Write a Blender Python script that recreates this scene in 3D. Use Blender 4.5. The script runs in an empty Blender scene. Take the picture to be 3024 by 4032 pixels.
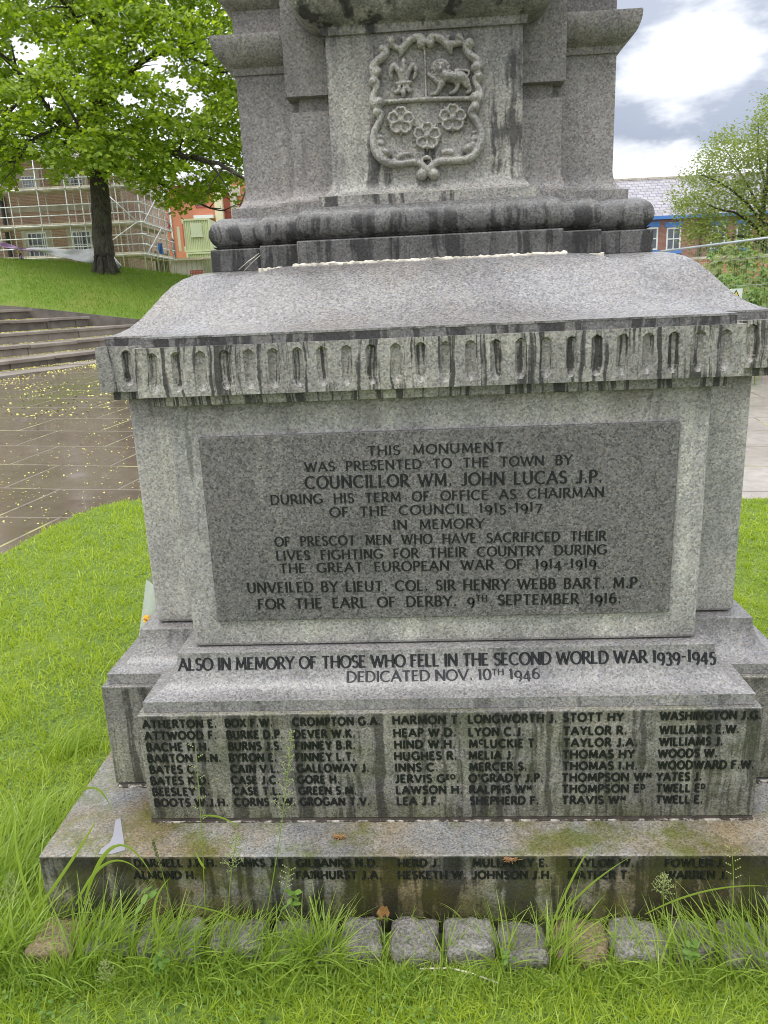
import bpy, bmesh, math, random
import numpy as np
from mathutils import Vector, Matrix
PI = math.pi
R_ = math.radians
sc = bpy.context.scene
col = sc.collection
random.seed(7)
rng = np.random.default_rng(7)

# ------------------------------------------------------------------ camera, world, sun, exposure
S = 0.85                      # metres per survey unit of the memorial
ZU = 0.30                     # survey height of the plinth top above the lawn
FPX = 3026.4                  # focal length in pixels of the 3024 px wide frame
CAMU = (-0.02635, -2.19829, 1.68333)
RM = np.array([[0.9979181, -0.05795281, 0.02830094],
               [0.04819987, 0.96171786, 0.2697694],
               [-0.04285142, -0.26784367, 0.96250897]])
CAM = np.array([CAMU[0] * S, CAMU[1] * S, (CAMU[2] + ZU) * S])
cd = bpy.data.cameras.new('camera')
cam = bpy.data.objects.new('camera', cd)
col.objects.link(cam)
sc.camera = cam
cd.sensor_fit = 'HORIZONTAL'
cd.sensor_width = 36.0
cd.lens = 36.0 * FPX / 3024.0
cd.clip_start = 0.02
cd.clip_end = 3000
RB = Matrix(RM.tolist()) @ Matrix.Rotation(PI / 2, 3, 'X')
cam.matrix_world = Matrix.Translation(Vector(CAM)) @ RB.to_4x4()

SUN_EL, SUN_AZ = R_(66), R_(215)     # azimuth from +y (north) clockwise
wd = bpy.data.worlds.new('World')
sc.world = wd
wd.use_nodes = True
wt = wd.node_tree
for n in list(wt.nodes):
    wt.nodes.remove(n)


class NT:
    def __init__(s, tree):
        s.t = tree

    def n(s, typ, ins=None, **props):
        nd = s.t.nodes.new(typ)
        for k, v in props.items():
            setattr(nd, k, v)
        for k, v in (ins or {}).items():
            sock = nd.inputs[k]
            if hasattr(v, 'is_output'):
                s.t.links.new(v, sock)
            else:
                sock.default_value = v
        return nd

    def math(s, op, a, b=0.0, c=0.0, clamp=False):
        nd = s.n('ShaderNodeMath', {0: a, 1: b, 2: c}, operation=op)
        nd.use_clamp = clamp
        return nd.outputs[0]

    def ramp(s, fac, stops, interp='LINEAR'):
        nd = s.n('ShaderNodeValToRGB', {'Fac': fac})
        cr = nd.color_ramp
        cr.interpolation = interp
        while len(cr.elements) < len(stops):
            cr.elements.new(0.5)
        for e, (p, c) in zip(cr.elements, stops):
            e.position = p
            e.color = (c, c, c, 1) if not hasattr(c, '__len__') else (*c, 1)
        return nd.outputs[0]

    def mix(s, fac, a, b, mode='MIX'):
        nd = s.n('ShaderNodeMix', data_type='RGBA', blend_type=mode)
        for i, v in ((0, fac), (6, a), (7, b)):
            if hasattr(v, 'is_output'):
                s.t.links.new(v, nd.inputs[i])
            elif i == 0:
                nd.inputs[0].default_value = v
            else:
                nd.inputs[i].default_value = (*v, 1) if len(v) == 3 else v
        return nd.outputs[2]

    def noise(s, vec, scale, detail=3.0, rough=0.5, out=0):
        return s.n('ShaderNodeTexNoise', {'Vector': vec, 'Scale': scale, 'Detail': detail, 'Roughness': rough}).outputs[out]

    def mapv(s, vec, scale=(1, 1, 1), loc=(0, 0, 0), rot=(0, 0, 0)):
        return s.n('ShaderNodeMapping', {'Vector': vec, 'Scale': scale, 'Location': loc, 'Rotation': rot}).outputs[0]


w = NT(wt)
tc = w.n('ShaderNodeTexCoord').outputs['Generated']
sky = w.n('ShaderNodeTexSky', sky_type='NISHITA', sun_disc=False)
sky.sun_elevation = SUN_EL
sky.sun_rotation = SUN_AZ
sep = w.n('ShaderNodeSeparateXYZ', {0: tc})
wn1 = w.noise(w.mapv(tc, (1, 1, 2.2), (0.35, 0.1, 0.2)), 2.6, 6, 0.55)
wn2 = w.noise(w.mapv(tc, (1, 1, 2.5), (3.1, 0.7, 0.0)), 7.0, 5, 0.6)
elev = w.math('ADD', sep.outputs[2], w.math('MULTIPLY', w.math('SUBTRACT', wn1, 0.5), 0.22))
elev = w.math('ADD', elev, w.math('MULTIPLY', w.math('SUBTRACT', wn2, 0.5), 0.07))
GREY, WHITE = (0.40, 0.45, 0.56), (1.15, 1.17, 1.20)
bands = w.ramp(elev, [(0.0, (1.10, 1.12, 1.15)), (0.125, WHITE), (0.165, GREY), (0.23, (0.47, 0.52, 0.63)), (0.30, (0.52, 0.57, 0.68)),
                      (0.42, (0.62, 0.67, 0.77)), (0.55, (1.1, 1.14, 1.2)), (1.0, (2.5, 2.6, 2.75))])
# a bright break in the cloud towards the right, and thin white cloud towards the left
brk_ = RM @ np.array([(2760 - 1512) / FPX, 1.0, (2016 - 225) / FPX])
brk_ = brk_ / np.linalg.norm(brk_)
dt = w.n('ShaderNodeVectorMath', {0: w.mapv(tc, (1, 1, 1.0)), 1: tuple(brk_)}, operation='DISTANCE').outputs['Value']
dt = w.math('ADD', dt, w.math('ADD', w.math('MULTIPLY', w.math('SUBTRACT', wn2, 0.5), 0.16), w.math('MULTIPLY', w.math('SUBTRACT', wn1, 0.5), 0.16)))
bands = w.mix(w.ramp(dt, [(0.045, 1.0), (0.095, 0.0)]), bands, (1.3, 1.31, 1.32))
lft = w.ramp(w.math('ADD', sep.outputs[0], w.math('MULTIPLY', w.math('SUBTRACT', wn2, 0.5), 0.3)), [(0.0, 1.0), (0.16, 0.0)])
lft = w.math('MULTIPLY', lft, w.ramp(sep.outputs[2], [(0.42, 1.0), (0.6, 0.0)]))
bands = w.mix(lft, bands, (1.12, 1.15, 1.2))
cloud = w.mix(w.ramp(wn1, [(0.35, 0.55), (0.6, 1.0)]), sky.outputs[0], bands)
skyc = w.mix(0.94, w.n('ShaderNodeVectorMath', {0: sky.outputs[0], 1: (0.1, 0.1, 0.1)}, operation='MULTIPLY').outputs[0], bands)
bg = w.n('ShaderNodeBackground', {'Color': skyc, 'Strength': 1.0})
wo = w.n('ShaderNodeOutputWorld', {'Surface': bg.outputs[0]})

sl = bpy.data.lights.new('sun', 'SUN')
sl.energy = 1.2
sl.angle = R_(18)
sl.color = (1.0, 0.96, 0.88)
so = bpy.data.objects.new('sun', sl)
col.objects.link(so)
sd = Vector((math.sin(SUN_AZ) * math.cos(SUN_EL), math.cos(SUN_AZ) * math.cos(SUN_EL), math.sin(SUN_EL)))
so.rotation_euler = sd.to_track_quat('Z', 'Y').to_euler()
so.location = (0, 0, 30)
vs = sc.view_settings
vs.view_transform = 'Standard'
vs.look = 'None'
vs.exposure = 0.27
vs.gamma = 1.0
sc.cycles.filter_width = 1.0

# ------------------------------------------------------------------ survey helpers


def W(x, y, z):
    return Vector((x * S, y * S, (z + ZU) * S))


def ray(px, py):
    return RM @ np.array([(px - 1512) / FPX, 1.0, (2016 - py) / FPX])


def P(px, py, d):             # the place d metres away along the viewing axis
    return Vector(CAM + ray(px, py) * d)


def on_z(px, py, z):
    r = ray(px, py)
    return Vector(CAM + r * (z - CAM[2]) / r[2])


def on_y(px, py, y):
    r = ray(px, py)
    return Vector(CAM + r * (y - CAM[1]) / r[1])


def link(o, parent=None):
    col.objects.link(o)
    if parent is not None:
        o.parent = parent
        o.matrix_parent_inverse = parent.matrix_world.inverted() if parent.type != 'EMPTY' else Matrix.Translation(-parent.location) @ Matrix.Identity(4)
    return o


def tag(o, label=None, cat=None, group=None, kind=None):
    for k, v in (('label', label), ('category', cat), ('group', group), ('kind', kind)):
        if v:
            o[k] = v
    return o


def empty(name, loc, label, cat, group=None):
    o = bpy.data.objects.new(name, None)
    o.location = loc
    o.empty_display_size = 0.2
    col.objects.link(o)
    return tag(o, label, cat, group)


class MB:
    """collects polygons of one mesh"""

    def __init__(s):
        s.v, s.f = [], []

    def add(s, vs, fs):
        b = len(s.v)
        s.v.extend([tuple(p) for p in vs])
        s.f.extend([tuple(i + b for i in f) for f in fs])

    def box(s, a, b, frame=None):
        x0, y0, z0 = a
        x1, y1, z1 = b
        vs = [(x0, y0, z0), (x1, y0, z0), (x1, y1, z0), (x0, y1, z0), (x0, y0, z1), (x1, y0, z1), (x1, y1, z1), (x0, y1, z1)]
        if frame:
            vs = [frame(*p) for p in vs]
        s.add(vs, [(0, 3, 2, 1), (4, 5, 6, 7), (0, 1, 5, 4), (1, 2, 6, 5), (2, 3, 7, 6), (3, 0, 4, 7)])

    def tube(s, pts, rad, n=8, caps=True):
        pts = [Vector(p) for p in pts]
        if not hasattr(rad, '__len__'):
            rad = [rad] * len(pts)
        vs, fs = [], []
        up = Vector((0.13, 0.21, 0.97))
        for i, p in enumerate(pts):
            t = (pts[min(i + 1, len(pts) - 1)] - pts[max(i - 1, 0)]).normalized()
            a = t.cross(up)
            if a.length < 1e-3:
                a = t.cross(Vector((1, 0, 0)))
            a.normalize()
            b = t.cross(a)
            up = b.cross(t) if False else up
            for k in range(n):
                th = 2 * PI * k / n
                vs.append(p + (a * math.cos(th) + b * math.sin(th)) * rad[i])
        for i in range(len(pts) - 1):
            for k in range(n):
                k2 = (k + 1) % n
                fs.append((i * n + k, i * n + k2, (i + 1) * n + k2, (i + 1) * n + k))
        if caps:
            fs.append(tuple(range(n - 1, -1, -1)))
            fs.append(tuple((len(pts) - 1) * n + k for k in range(n)))
        s.add(vs, fs)

    def ball(s, c, r, nu=10, nv=6, axes=None):
        c = Vector(c)
        if not hasattr(r, '__len__'):
            r = (r, r, r)
        vs = [c + Vector((0, 0, r[2]))]
        for j in range(1, nv):
            ph = PI * j / nv
            for i in range(nu):
                th = 2 * PI * i / nu
                vs.append(c + Vector((r[0] * math.sin(ph) * math.cos(th), r[1] * math.sin(ph) * math.sin(th), r[2] * math.cos(ph))))
        vs.append(c - Vector((0, 0, r[2])))
        fs = [(0, 1 + i, 1 + (i + 1) % nu) for i in range(nu)]
        for j in range(nv - 2):
            for i in range(nu):
                a, b = 1 + j * nu + i, 1 + j * nu + (i + 1) % nu
                fs.append((a, a + nu, b + nu, b))
        L = len(vs) - 1
        b0 = 1 + (nv - 2) * nu
        fs += [(L, b0 + (i + 1) % nu, b0 + i) for i in range(nu)]
        s.add(vs, fs)

    def build(s, name, mat, parent=None, smooth=False, bevel=0.0, segs=2):
        me = bpy.data.meshes.new(name)
        me.from_pydata(s.v, [], s.f)
        if mat:
            me.materials.append(mat)
        if smooth:
            me.polygons.foreach_set('use_smooth', [True] * len(me.polygons))
        me.update()
        o = bpy.data.objects.new(name, me)
        if bevel:
            m = o.modifiers.new('bevel', 'BEVEL')
            m.width = bevel
            m.segments = segs
            m.limit_method = 'ANGLE'
            m.angle_limit = R_(35)
        if parent is None:
            col.objects.link(o)
        else:
            adopt(o, parent)
        return o


def wloc(o):
    p = o.location.copy()
    while o.parent is not None:
        o = o.parent
        p = p + o.location
    return p


def adopt(o, parent):
    """vertices are in world metres; move the mesh so the child sits right under its (unrotated) parent"""
    if o.name not in col.objects:
        col.objects.link(o)
    o.parent = parent
    o.location = -wloc(parent)


def big_mesh(name, verts, nper, mat, parent=None, smooth=False):
    """many equal n-gons: verts (N*nper,3)"""
    me = bpy.data.meshes.new(name)
    nv = len(verts)
    nf = nv // nper
    me.vertices.add(nv)
    me.vertices.foreach_set('co', np.asarray(verts, np.float32).ravel())
    me.loops.add(nv)
    me.loops.foreach_set('vertex_index', np.arange(nv, dtype=np.int32))
    me.polygons.add(nf)
    me.polygons.foreach_set('loop_start', np.arange(nf, dtype=np.int32) * nper)
    me.materials.append(mat)
    me.update(calc_edges=True)
    o = bpy.data.objects.new(name, me)
    if parent is None:
        col.objects.link(o)
    else:
        adopt(o, parent)
    return o


def strip_mesh(name, rows, mat, parent=None):
    """rows (N, k, 2, 3): N ribbons of k cross sections with 2 verts"""
    N, k = rows.shape[:2]
    me = bpy.data.meshes.new(name)
    v = rows.reshape(-1, 3).astype(np.float32)
    me.vertices.add(len(v))
    me.vertices.foreach_set('co', v.ravel())
    base = (np.arange(N) * k * 2)[:, None, None]
    j = (np.arange(k - 1) * 2)[None, :, None]
    q = base + j + np.array([0, 1, 3, 2])[None, None, :]
    q = q.reshape(-1, 4).astype(np.int32)
    me.loops.add(q.size)
    me.loops.foreach_set('vertex_index', q.ravel())
    me.polygons.add(len(q))
    me.polygons.foreach_set('loop_start', np.arange(len(q), dtype=np.int32) * 4)
    me.polygons.foreach_set('use_smooth', [True] * len(q))
    me.materials.append(mat)
    me.update(calc_edges=True)
    o = bpy.data.objects.new(name, me)
    if parent is None:
        col.objects.link(o)
    else:
        adopt(o, parent)
    return o


# ------------------------------------------------------------------ materials
def newmat(name):
    m = bpy.data.materials.new(name)
    m.use_nodes = True
    t = m.node_tree
    for n in list(t.nodes):
        t.nodes.remove(n)
    return m, NT(t)


def finish(m, N, color, rough=0.6, bump=None, bump_d=0.002, metal=0.0, spec=0.5, extra=None):
    ins = {'Base Color': color, 'Roughness': rough, 'Metallic': metal, 'Specular IOR Level': spec}
    if bump is not None:
        b = N.n('ShaderNodeBump', {'Height': bump, 'Strength': 1.0, 'Distance': bump_d})
        ins['Normal'] = b.outputs[0]
    for k in ('Base Color',):
        v = ins[k]
        if not hasattr(v, 'is_output') and len(v) == 3:
            ins[k] = (*v, 1)
    p = N.n('ShaderNodeBsdfPrincipled', ins)
    N.n('ShaderNodeOutputMaterial', {'Surface': p.outputs[0]})
    return m


def plain(name, c, rough=0.6, metal=0.0, var=0.12, scale=6.0):
    m, N = newmat(name)
    pos = N.n('ShaderNodeNewGeometry').outputs['Position']
    nz = N.noise(pos, scale, 4)
    c2 = N.mix(N.ramp(nz, [(0.3, 0.0), (0.7, 1.0)]), tuple(x * (1 - var) for x in c), tuple(min(1, x * (1 + var)) for x in c))
    return finish(m, N, c2, rough, metal=metal)


def granite(name, tone=1.0, streak=0.6, thr=0.52, moss=0.0, brown=0.0, pale=0.5, sx=16.0, off=(0, 0, 0), tint=(1, 1, 1), wet=1.0, bump=1.0, warm=0.0, salt=0.0, bands=()):
    m, N = newmat(name)
    g = N.n('ShaderNodeNewGeometry')
    pos = N.mapv(g.outputs['Position'], (1, 1, 1), off)
    nz = N.n('ShaderNodeSeparateXYZ', {0: g.outputs['Normal']}).outputs[2]
    pz = N.n('ShaderNodeSeparateXYZ', {0: g.outputs['Position']}).outputs[2]
    upf = N.ramp(nz, [(0.25, 0.0), (0.75, 1.0)])
    vor = N.n('ShaderNodeTexVoronoi', {'Vector': pos, 'Scale': 215.0})
    cell = N.n('ShaderNodeSeparateColor', {0: vor.outputs['Color']}).outputs[0]
    grain = N.ramp(cell, [(0.0, 0.02), (0.20, 0.045), (0.27, 0.19), (0.55, 0.29), (0.8, 0.40), (1.0, 0.62)])
    cl = N.noise(pos, 150, 4, 0.65)
    c = N.mix(0.42, grain, N.ramp(cl, [(0.34, 0.06), (0.66, 0.46)]))
    c = N.mix(0.42 - salt, c, N.ramp(N.noise(pos, 55, 4, 0.7), [(0.25, 0.19), (0.75, 0.29)]))
    wn = N.n('ShaderNodeSeparateColor', {0: vor.outputs['Color']}).outputs[1]
    c = N.mix(N.math('MULTIPLY', N.ramp(wn, [(0.82, 0.0), (0.9, 1.0)]), 0.35), c, (0.40, 0.34, 0.26))
    c = N.mix(1.0, c, tuple(t * tone for t in tint), 'MULTIPLY')
    # broad weathering
    br = N.noise(pos, 4.0, 5, 0.6)
    c = N.mix(N.math('MULTIPLY', N.ramp(br, [(0.45, 0.0), (0.68, 1.0)]), pale), c, N.mix(1.0, c, (1.55, 1.52, 1.42), 'MULTIPLY'))
    c = N.mix(N.math('MULTIPLY', N.ramp(br, [(0.32, 1.0), (0.48, 0.0)]), 0.5), c, N.mix(1.0, c, (0.55, 0.55, 0.56), 'MULTIPLY'))
    # water streaks down the upright faces
    wob = N.noise(pos, 9.0, 2)
    sv = N.mapv(N.n('ShaderNodeVectorMath', {0: pos, 1: N.n('ShaderNodeCombineXYZ', {0: N.math('MULTIPLY', wob, 0.03), 1: 0.0, 2: 0.0}).outputs[0]}, operation='ADD').outputs[0], (sx, sx, 0.9))
    st = N.noise(sv, 1.0, 4, 0.62)
    brk = N.noise(pos, 14, 4, 0.6)
    st = N.math('ADD', st, N.math('MULTIPLY', N.math('SUBTRACT', brk, 0.5), 0.28))
    sm = N.math('MULTIPLY', N.ramp(st, [(thr, 0.0), (thr + 0.07, 1.0)]), N.math('SUBTRACT', 1.0, upf))
    c = N.mix(N.math('MULTIPLY', sm, streak), c, N.mix(1.0, c, (0.10, 0.10, 0.105), 'MULTIPLY'))
    sv2 = N.mapv(pos, (sx * 0.8, sx * 0.8, 1.1), (5, 3, 1))
    lm = N.ramp(N.noise(sv2, 1.0, 4, 0.6), [(0.55, 0.0), (0.65, 1.0)])
    c = N.mix(N.math('MULTIPLY', N.math('MULTIPLY', lm, 0.5), N.math('SUBTRACT', 1.0, upf)), c, N.mix(1.0, c, (1.4, 1.42, 1.36), 'MULTIPLY'))
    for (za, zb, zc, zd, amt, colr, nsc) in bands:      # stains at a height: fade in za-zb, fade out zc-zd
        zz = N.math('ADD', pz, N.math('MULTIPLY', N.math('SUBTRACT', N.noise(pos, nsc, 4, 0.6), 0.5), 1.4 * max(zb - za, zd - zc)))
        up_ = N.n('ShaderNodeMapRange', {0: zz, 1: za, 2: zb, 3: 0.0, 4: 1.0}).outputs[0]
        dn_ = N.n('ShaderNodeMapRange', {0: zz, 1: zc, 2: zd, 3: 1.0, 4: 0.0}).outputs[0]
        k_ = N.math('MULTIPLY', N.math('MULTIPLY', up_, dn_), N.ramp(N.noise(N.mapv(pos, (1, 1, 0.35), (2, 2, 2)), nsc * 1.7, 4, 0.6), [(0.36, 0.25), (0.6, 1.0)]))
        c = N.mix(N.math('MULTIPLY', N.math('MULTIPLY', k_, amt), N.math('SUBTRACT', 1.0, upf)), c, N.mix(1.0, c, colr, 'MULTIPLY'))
    if moss:
        mf = N.ramp(N.noise(pos, 7.0, 5, 0.65), [(0.45, 0.0), (0.62, 1.0)])
        c = N.mix(N.math('MULTIPLY', mf, moss), c, N.mix(0.45, N.mix(1.0, c, (0.62, 0.75, 0.2), 'MULTIPLY'), (0.075, 0.085, 0.018)))
    if brown:
        bf = N.ramp(N.noise(pos, 3.2, 5, 0.6), [(0.36, 0.0), (0.6, 1.0)])
        c = N.mix(N.math('MULTIPLY', bf, brown), c, N.mix(1.0, c, (0.95, 0.72, 0.40), 'MULTIPLY'))
    if warm:
        c = N.mix(warm, c, N.mix(1.0, c, (1.08, 1.0, 0.86), 'MULTIPLY'))
    rough = N.math('SUBTRACT', 0.62, N.math('MULTIPLY', upf, 0.36 * wet))
    rough = N.math('ADD', rough, N.math('MULTIPLY', N.math('SUBTRACT', br, 0.5), 0.25))
    return finish(m, N, c, rough, bump=N.math('ADD', N.math('MULTIPLY', grain, 0.8), cl), bump_d=0.0011 * bump, spec=0.5)


M = {}
M['granite'] = granite('granite', 0.95, 0.6, 0.55, pale=0.5)
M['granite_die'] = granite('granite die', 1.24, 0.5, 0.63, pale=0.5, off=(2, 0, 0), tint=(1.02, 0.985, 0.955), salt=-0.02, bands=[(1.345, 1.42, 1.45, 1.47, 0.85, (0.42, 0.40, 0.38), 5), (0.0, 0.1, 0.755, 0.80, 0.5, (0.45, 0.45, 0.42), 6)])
M['granite_panel'] = granite('granite panel', 0.50, 0.1, 0.7, pale=0.08, off=(1, 2, 0), tint=(1.03, 0.98, 0.96), salt=0.25)
M['granite_names'] = granite('granite names', 0.68, 0.72, 0.49, moss=0.35, pale=0.8, sx=22, off=(0, 0, 3), tint=(1.035, 0.99, 0.92), salt=0.1, bands=[(0.1, 0.15, 0.275, 0.345, 0.75, (0.42, 0.46, 0.22), 7), (0.545, 0.575, 0.62, 0.64, 0.6, (0.4, 0.4, 0.38), 7)])
M['granite_mould'] = granite('granite mould', 0.86, 0.4, 0.56, pale=0.3, off=(4, 1, 0), tint=(1.02, 0.985, 0.98))
M['granite_plinth'] = granite('granite plinth', 0.72, 0.85, 0.46, moss=0.9, brown=0.9, pale=0.7, sx=13, off=(6, 0, 2), wet=0.35, bands=[(-0.2, -0.1, 0.10, 0.17, 0.8, (0.40, 0.46, 0.16), 8), (0.185, 0.215, 0.30, 0.31, 1.0, (0.24, 0.25, 0.18), 9)])
M['granite_cornice'] = granite('granite cornice', 1.0, 0.9, 0.51, moss=0.1, pale=0.6, sx=52, off=(0, 3, 0), tint=(1.03, 0.99, 0.93))
M['granite_cap'] = granite('granite cap', 0.86, 0.6, 0.50, pale=0.25, brown=0.15, off=(8, 0, 0), tint=(1.01, 0.98, 1.0))
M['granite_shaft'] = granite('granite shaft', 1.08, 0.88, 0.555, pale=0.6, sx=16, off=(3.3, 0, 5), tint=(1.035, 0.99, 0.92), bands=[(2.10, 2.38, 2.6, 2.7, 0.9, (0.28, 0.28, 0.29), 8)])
M['granite_shield'] = granite('granite shield', 1.12, 0.25, 0.60, pale=0.4, sx=20, off=(3.3, 2, 5), tint=(1.035, 0.99, 0.92), bump=0.35)
M['granite_wing'] = granite('granite wing', 0.84, 0.3, 0.62, pale=0.25, off=(0, 7, 0), tint=(1.05, 0.98, 0.95), bands=[(2.2, 2.31, 2.6, 2.7, 0.55, (0.5, 0.5, 0.47), 7)])
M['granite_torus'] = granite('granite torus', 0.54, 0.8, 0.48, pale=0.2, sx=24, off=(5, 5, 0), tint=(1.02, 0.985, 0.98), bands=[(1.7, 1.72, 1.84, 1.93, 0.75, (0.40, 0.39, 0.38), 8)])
M['lead'] = plain('lead lettering', (0.007, 0.008, 0.010), 0.4, var=0.4, scale=60)


def foliage(name, ca, cb, trans=0.35, rough=0.5):
    m, N = newmat(name)
    g = N.n('ShaderNodeNewGeometry')
    r = g.outputs['Random Per Island']
    pos = g.outputs['Position']
    nz = N.noise(pos, 1.3, 2)
    f = N.math('ADD', N.math('MULTIPLY', r, 0.6), N.math('MULTIPLY', nz, 0.5), clamp=True)
    c = N.mix(f, ca, cb)
    p = N.n('ShaderNodeBsdfPrincipled', {'Base Color': c, 'Roughness': rough, 'Specular IOR Level': 0.4})
    tcol = N.mix(1.0, c, (1.5, 1.5, 0.55), 'MULTIPLY')
    tr = N.n('ShaderNodeBsdfTranslucent', {'Color': tcol})
    mx = N.n('ShaderNodeMixShader', {0: trans, 1: p.outputs[0], 2: tr.outputs[0]})
    N.n('ShaderNodeOutputMaterial', {'Surface': mx.outputs[0]})
    return m


M['maple'] = foliage('maple leaf', (0.06, 0.15, 0.018), (0.42, 0.53, 0.05), 0.5)
M['lightleaf'] = foliage('pale leaf', (0.12, 0.18, 0.035), (0.27, 0.32, 0.08), 0.4)
M['shrubleaf'] = foliage('shrub leaf', (0.07, 0.17, 0.03), (0.22, 0.33, 0.06), 0.35)
M['grass'] = foliage('grass blade', (0.16, 0.27, 0.016), (0.50, 0.58, 0.08), 0.42, 0.33)
M['grass_long'] = foliage('long grass', (0.13, 0.25, 0.022), (0.42, 0.52, 0.11), 0.38, 0.28)
M['bank_grass'] = foliage('bank grass', (0.10, 0.19, 0.015), (0.24, 0.34, 0.035), 0.35)
M['seed'] = foliage('grass seed', (0.25, 0.32, 0.10), (0.42, 0.45, 0.2), 0.2)
M['petals'] = plain('fallen petals', (0.62, 0.56, 0.13), 0.7, var=0.35, scale=40)
M['deadleaf'] = plain('dead leaf', (0.28, 0.14, 0.05), 0.7, var=0.3, scale=60)

m, N = newmat('lawn soil')
pos = N.n('ShaderNodeNewGeometry').outputs['Position']
n1 = N.noise(pos, 2.0, 5)
n2 = N.noise(pos, 45.0, 4, 0.7)
c = N.mix(N.ramp(n2, [(0.35, 0.0), (0.65, 1.0)]), (0.05, 0.10, 0.012), (0.19, 0.27, 0.03))
c = N.mix(N.math('MULTIPLY', N.ramp(n1, [(0.5, 0.0), (0.7, 1.0)]), 0.3), c, (0.30, 0.36, 0.06))
M['lawn'] = finish(m, N, c, 0.9, bump=n2, bump_d=0.02)

m, N = newmat('bank turf')
pos = N.n('ShaderNodeNewGeometry').outputs['Position']
n1 = N.noise(pos, 0.45, 5, 0.6)
n2 = N.noise(N.mapv(pos, (1, 1, 3)), 18.0, 4, 0.7)
c = N.mix(N.ramp(n2, [(0.3, 0.0), (0.7, 1.0)]), (0.10, 0.18, 0.015), (0.21, 0.31, 0.032))
c = N.mix(N.math('MULTIPLY', N.ramp(n1, [(0.5, 0.0), (0.68, 1.0)]), 0.5), c, (0.30, 0.27, 0.07))
M['bank'] = finish(m, N, c, 0.9, bump=n2, bump_d=0.06)

# paving: big slabs, joints with yellow blossom
m, N = newmat('paving')
pos = N.n('ShaderNodeNewGeometry').outputs['Position']
PAV_ROT = R_(7.5)
pv = N.mapv(pos, rot=(0, 0, PAV_ROT))
bk = N.n('ShaderNodeTexBrick', {'Vector': pv, 'Color1': (0.0, 0, 0, 1), 'Color2': (1, 1, 1, 1), 'Mortar': (0.5, 0.5, 0.5, 1), 'Scale': 1.0,
                                'Mortar Size': 0.016, 'Mortar Smooth': 0.3, 'Brick Width': 1.25, 'Row Height': 0.98}, offset=0.5)
joint = bk.outputs['Fac']
n1 = N.noise(pos, 0.9, 5, 0.6)
n2 = N.noise(pos, 8.0, 5, 0.65)
c = N.mix(N.ramp(n1, [(0.3, 0.0), (0.7, 1.0)]), (0.105, 0.076, 0.058), (0.175, 0.132, 0.105))
c = N.mix(N.math('MULTIPLY', bk.outputs['Color'], 0.55), c, (0.17, 0.135, 0.10))
c = N.mix(N.math('MULTIPLY', N.ramp(n2, [(0.4, 0.0), (0.7, 1.0)]), 0.35), c, (0.06, 0.05, 0.04))
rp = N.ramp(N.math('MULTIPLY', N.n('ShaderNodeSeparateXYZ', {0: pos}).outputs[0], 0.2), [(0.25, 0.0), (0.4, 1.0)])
c = N.mix(rp, c, N.mix(1.0, c, (3.0, 3.4, 4.2), 'MULTIPLY'))  # reflected sky painted into the right-hand slabs as a paler, bluer base colour
jn = N.ramp(N.noise(pos, 1.6, 4, 0.6), [(0.53, 0.0), (0.60, 1.0)])
c = N.mix(joint, c, N.mix(jn, (0.17, 0.14, 0.105), (0.33, 0.30, 0.12)))
rg = N.ramp(N.noise(pos, 1.7, 4, 0.6), [(0.3, 0.05), (0.7, 0.24)])
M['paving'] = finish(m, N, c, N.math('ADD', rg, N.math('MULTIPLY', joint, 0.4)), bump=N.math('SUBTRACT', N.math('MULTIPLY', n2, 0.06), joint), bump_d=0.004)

m, N = newmat('step stone')
pos = N.n('ShaderNodeNewGeometry').outputs['Position']
n1 = N.noise(pos, 1.2, 5, 0.6)
n2 = N.noise(pos, 14.0, 5, 0.65)
c = N.mix(N.ramp(n1, [(0.35, 0.0), (0.65, 1.0)]), (0.22, 0.185, 0.15), (0.38, 0.33, 0.28))
c = N.mix(N.math('MULTIPLY', n2, 0.5), c, (0.12, 0.10, 0.085))
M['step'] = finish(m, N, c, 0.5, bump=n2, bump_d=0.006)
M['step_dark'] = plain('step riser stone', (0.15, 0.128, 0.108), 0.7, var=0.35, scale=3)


def brickmat(name, c1, c2, mortar, scale=1.0, bw=0.225, rh=0.075, dirt=0.4, axis='x'):
    m, N = newmat(name)
    g = N.n('ShaderNodeNewGeometry')
    sp = N.n('ShaderNodeSeparateXYZ', {0: g.outputs['Position']})
    v = N.n('ShaderNodeCombineXYZ', {0: N.math('ADD', sp.outputs[0], sp.outputs[1]), 1: sp.outputs[2], 2: 0.0}).outputs[0]
    bk = N.n('ShaderNodeTexBrick', {'Vector': v, 'Color1': (*c1, 1), 'Color2': (*c2, 1), 'Mortar': (*mortar, 1), 'Scale': scale,
                                    'Mortar Size': 0.012, 'Brick Width': bw, 'Row Height': rh, 'Bias': 0.0})
    n1 = N.noise(g.outputs['Position'], 0.7, 5, 0.6)
    n2 = N.noise(g.outputs['Position'], 9, 3, 0.6)
    c = N.mix(N.math('MULTIPLY', N.ramp(n1, [(0.4, 0.0), (0.7, 1.0)]), dirt), bk.outputs[0], N.mix(1.0, bk.outputs[0], (0.55, 0.52, 0.5), 'MULTIPLY'))
    c = N.mix(N.math('MULTIPLY', n2, 0.3), c, N.mix(1.0, c, (1.5, 1.45, 1.4), 'MULTIPLY'))
    return finish(m, N, c, 0.8)


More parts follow.
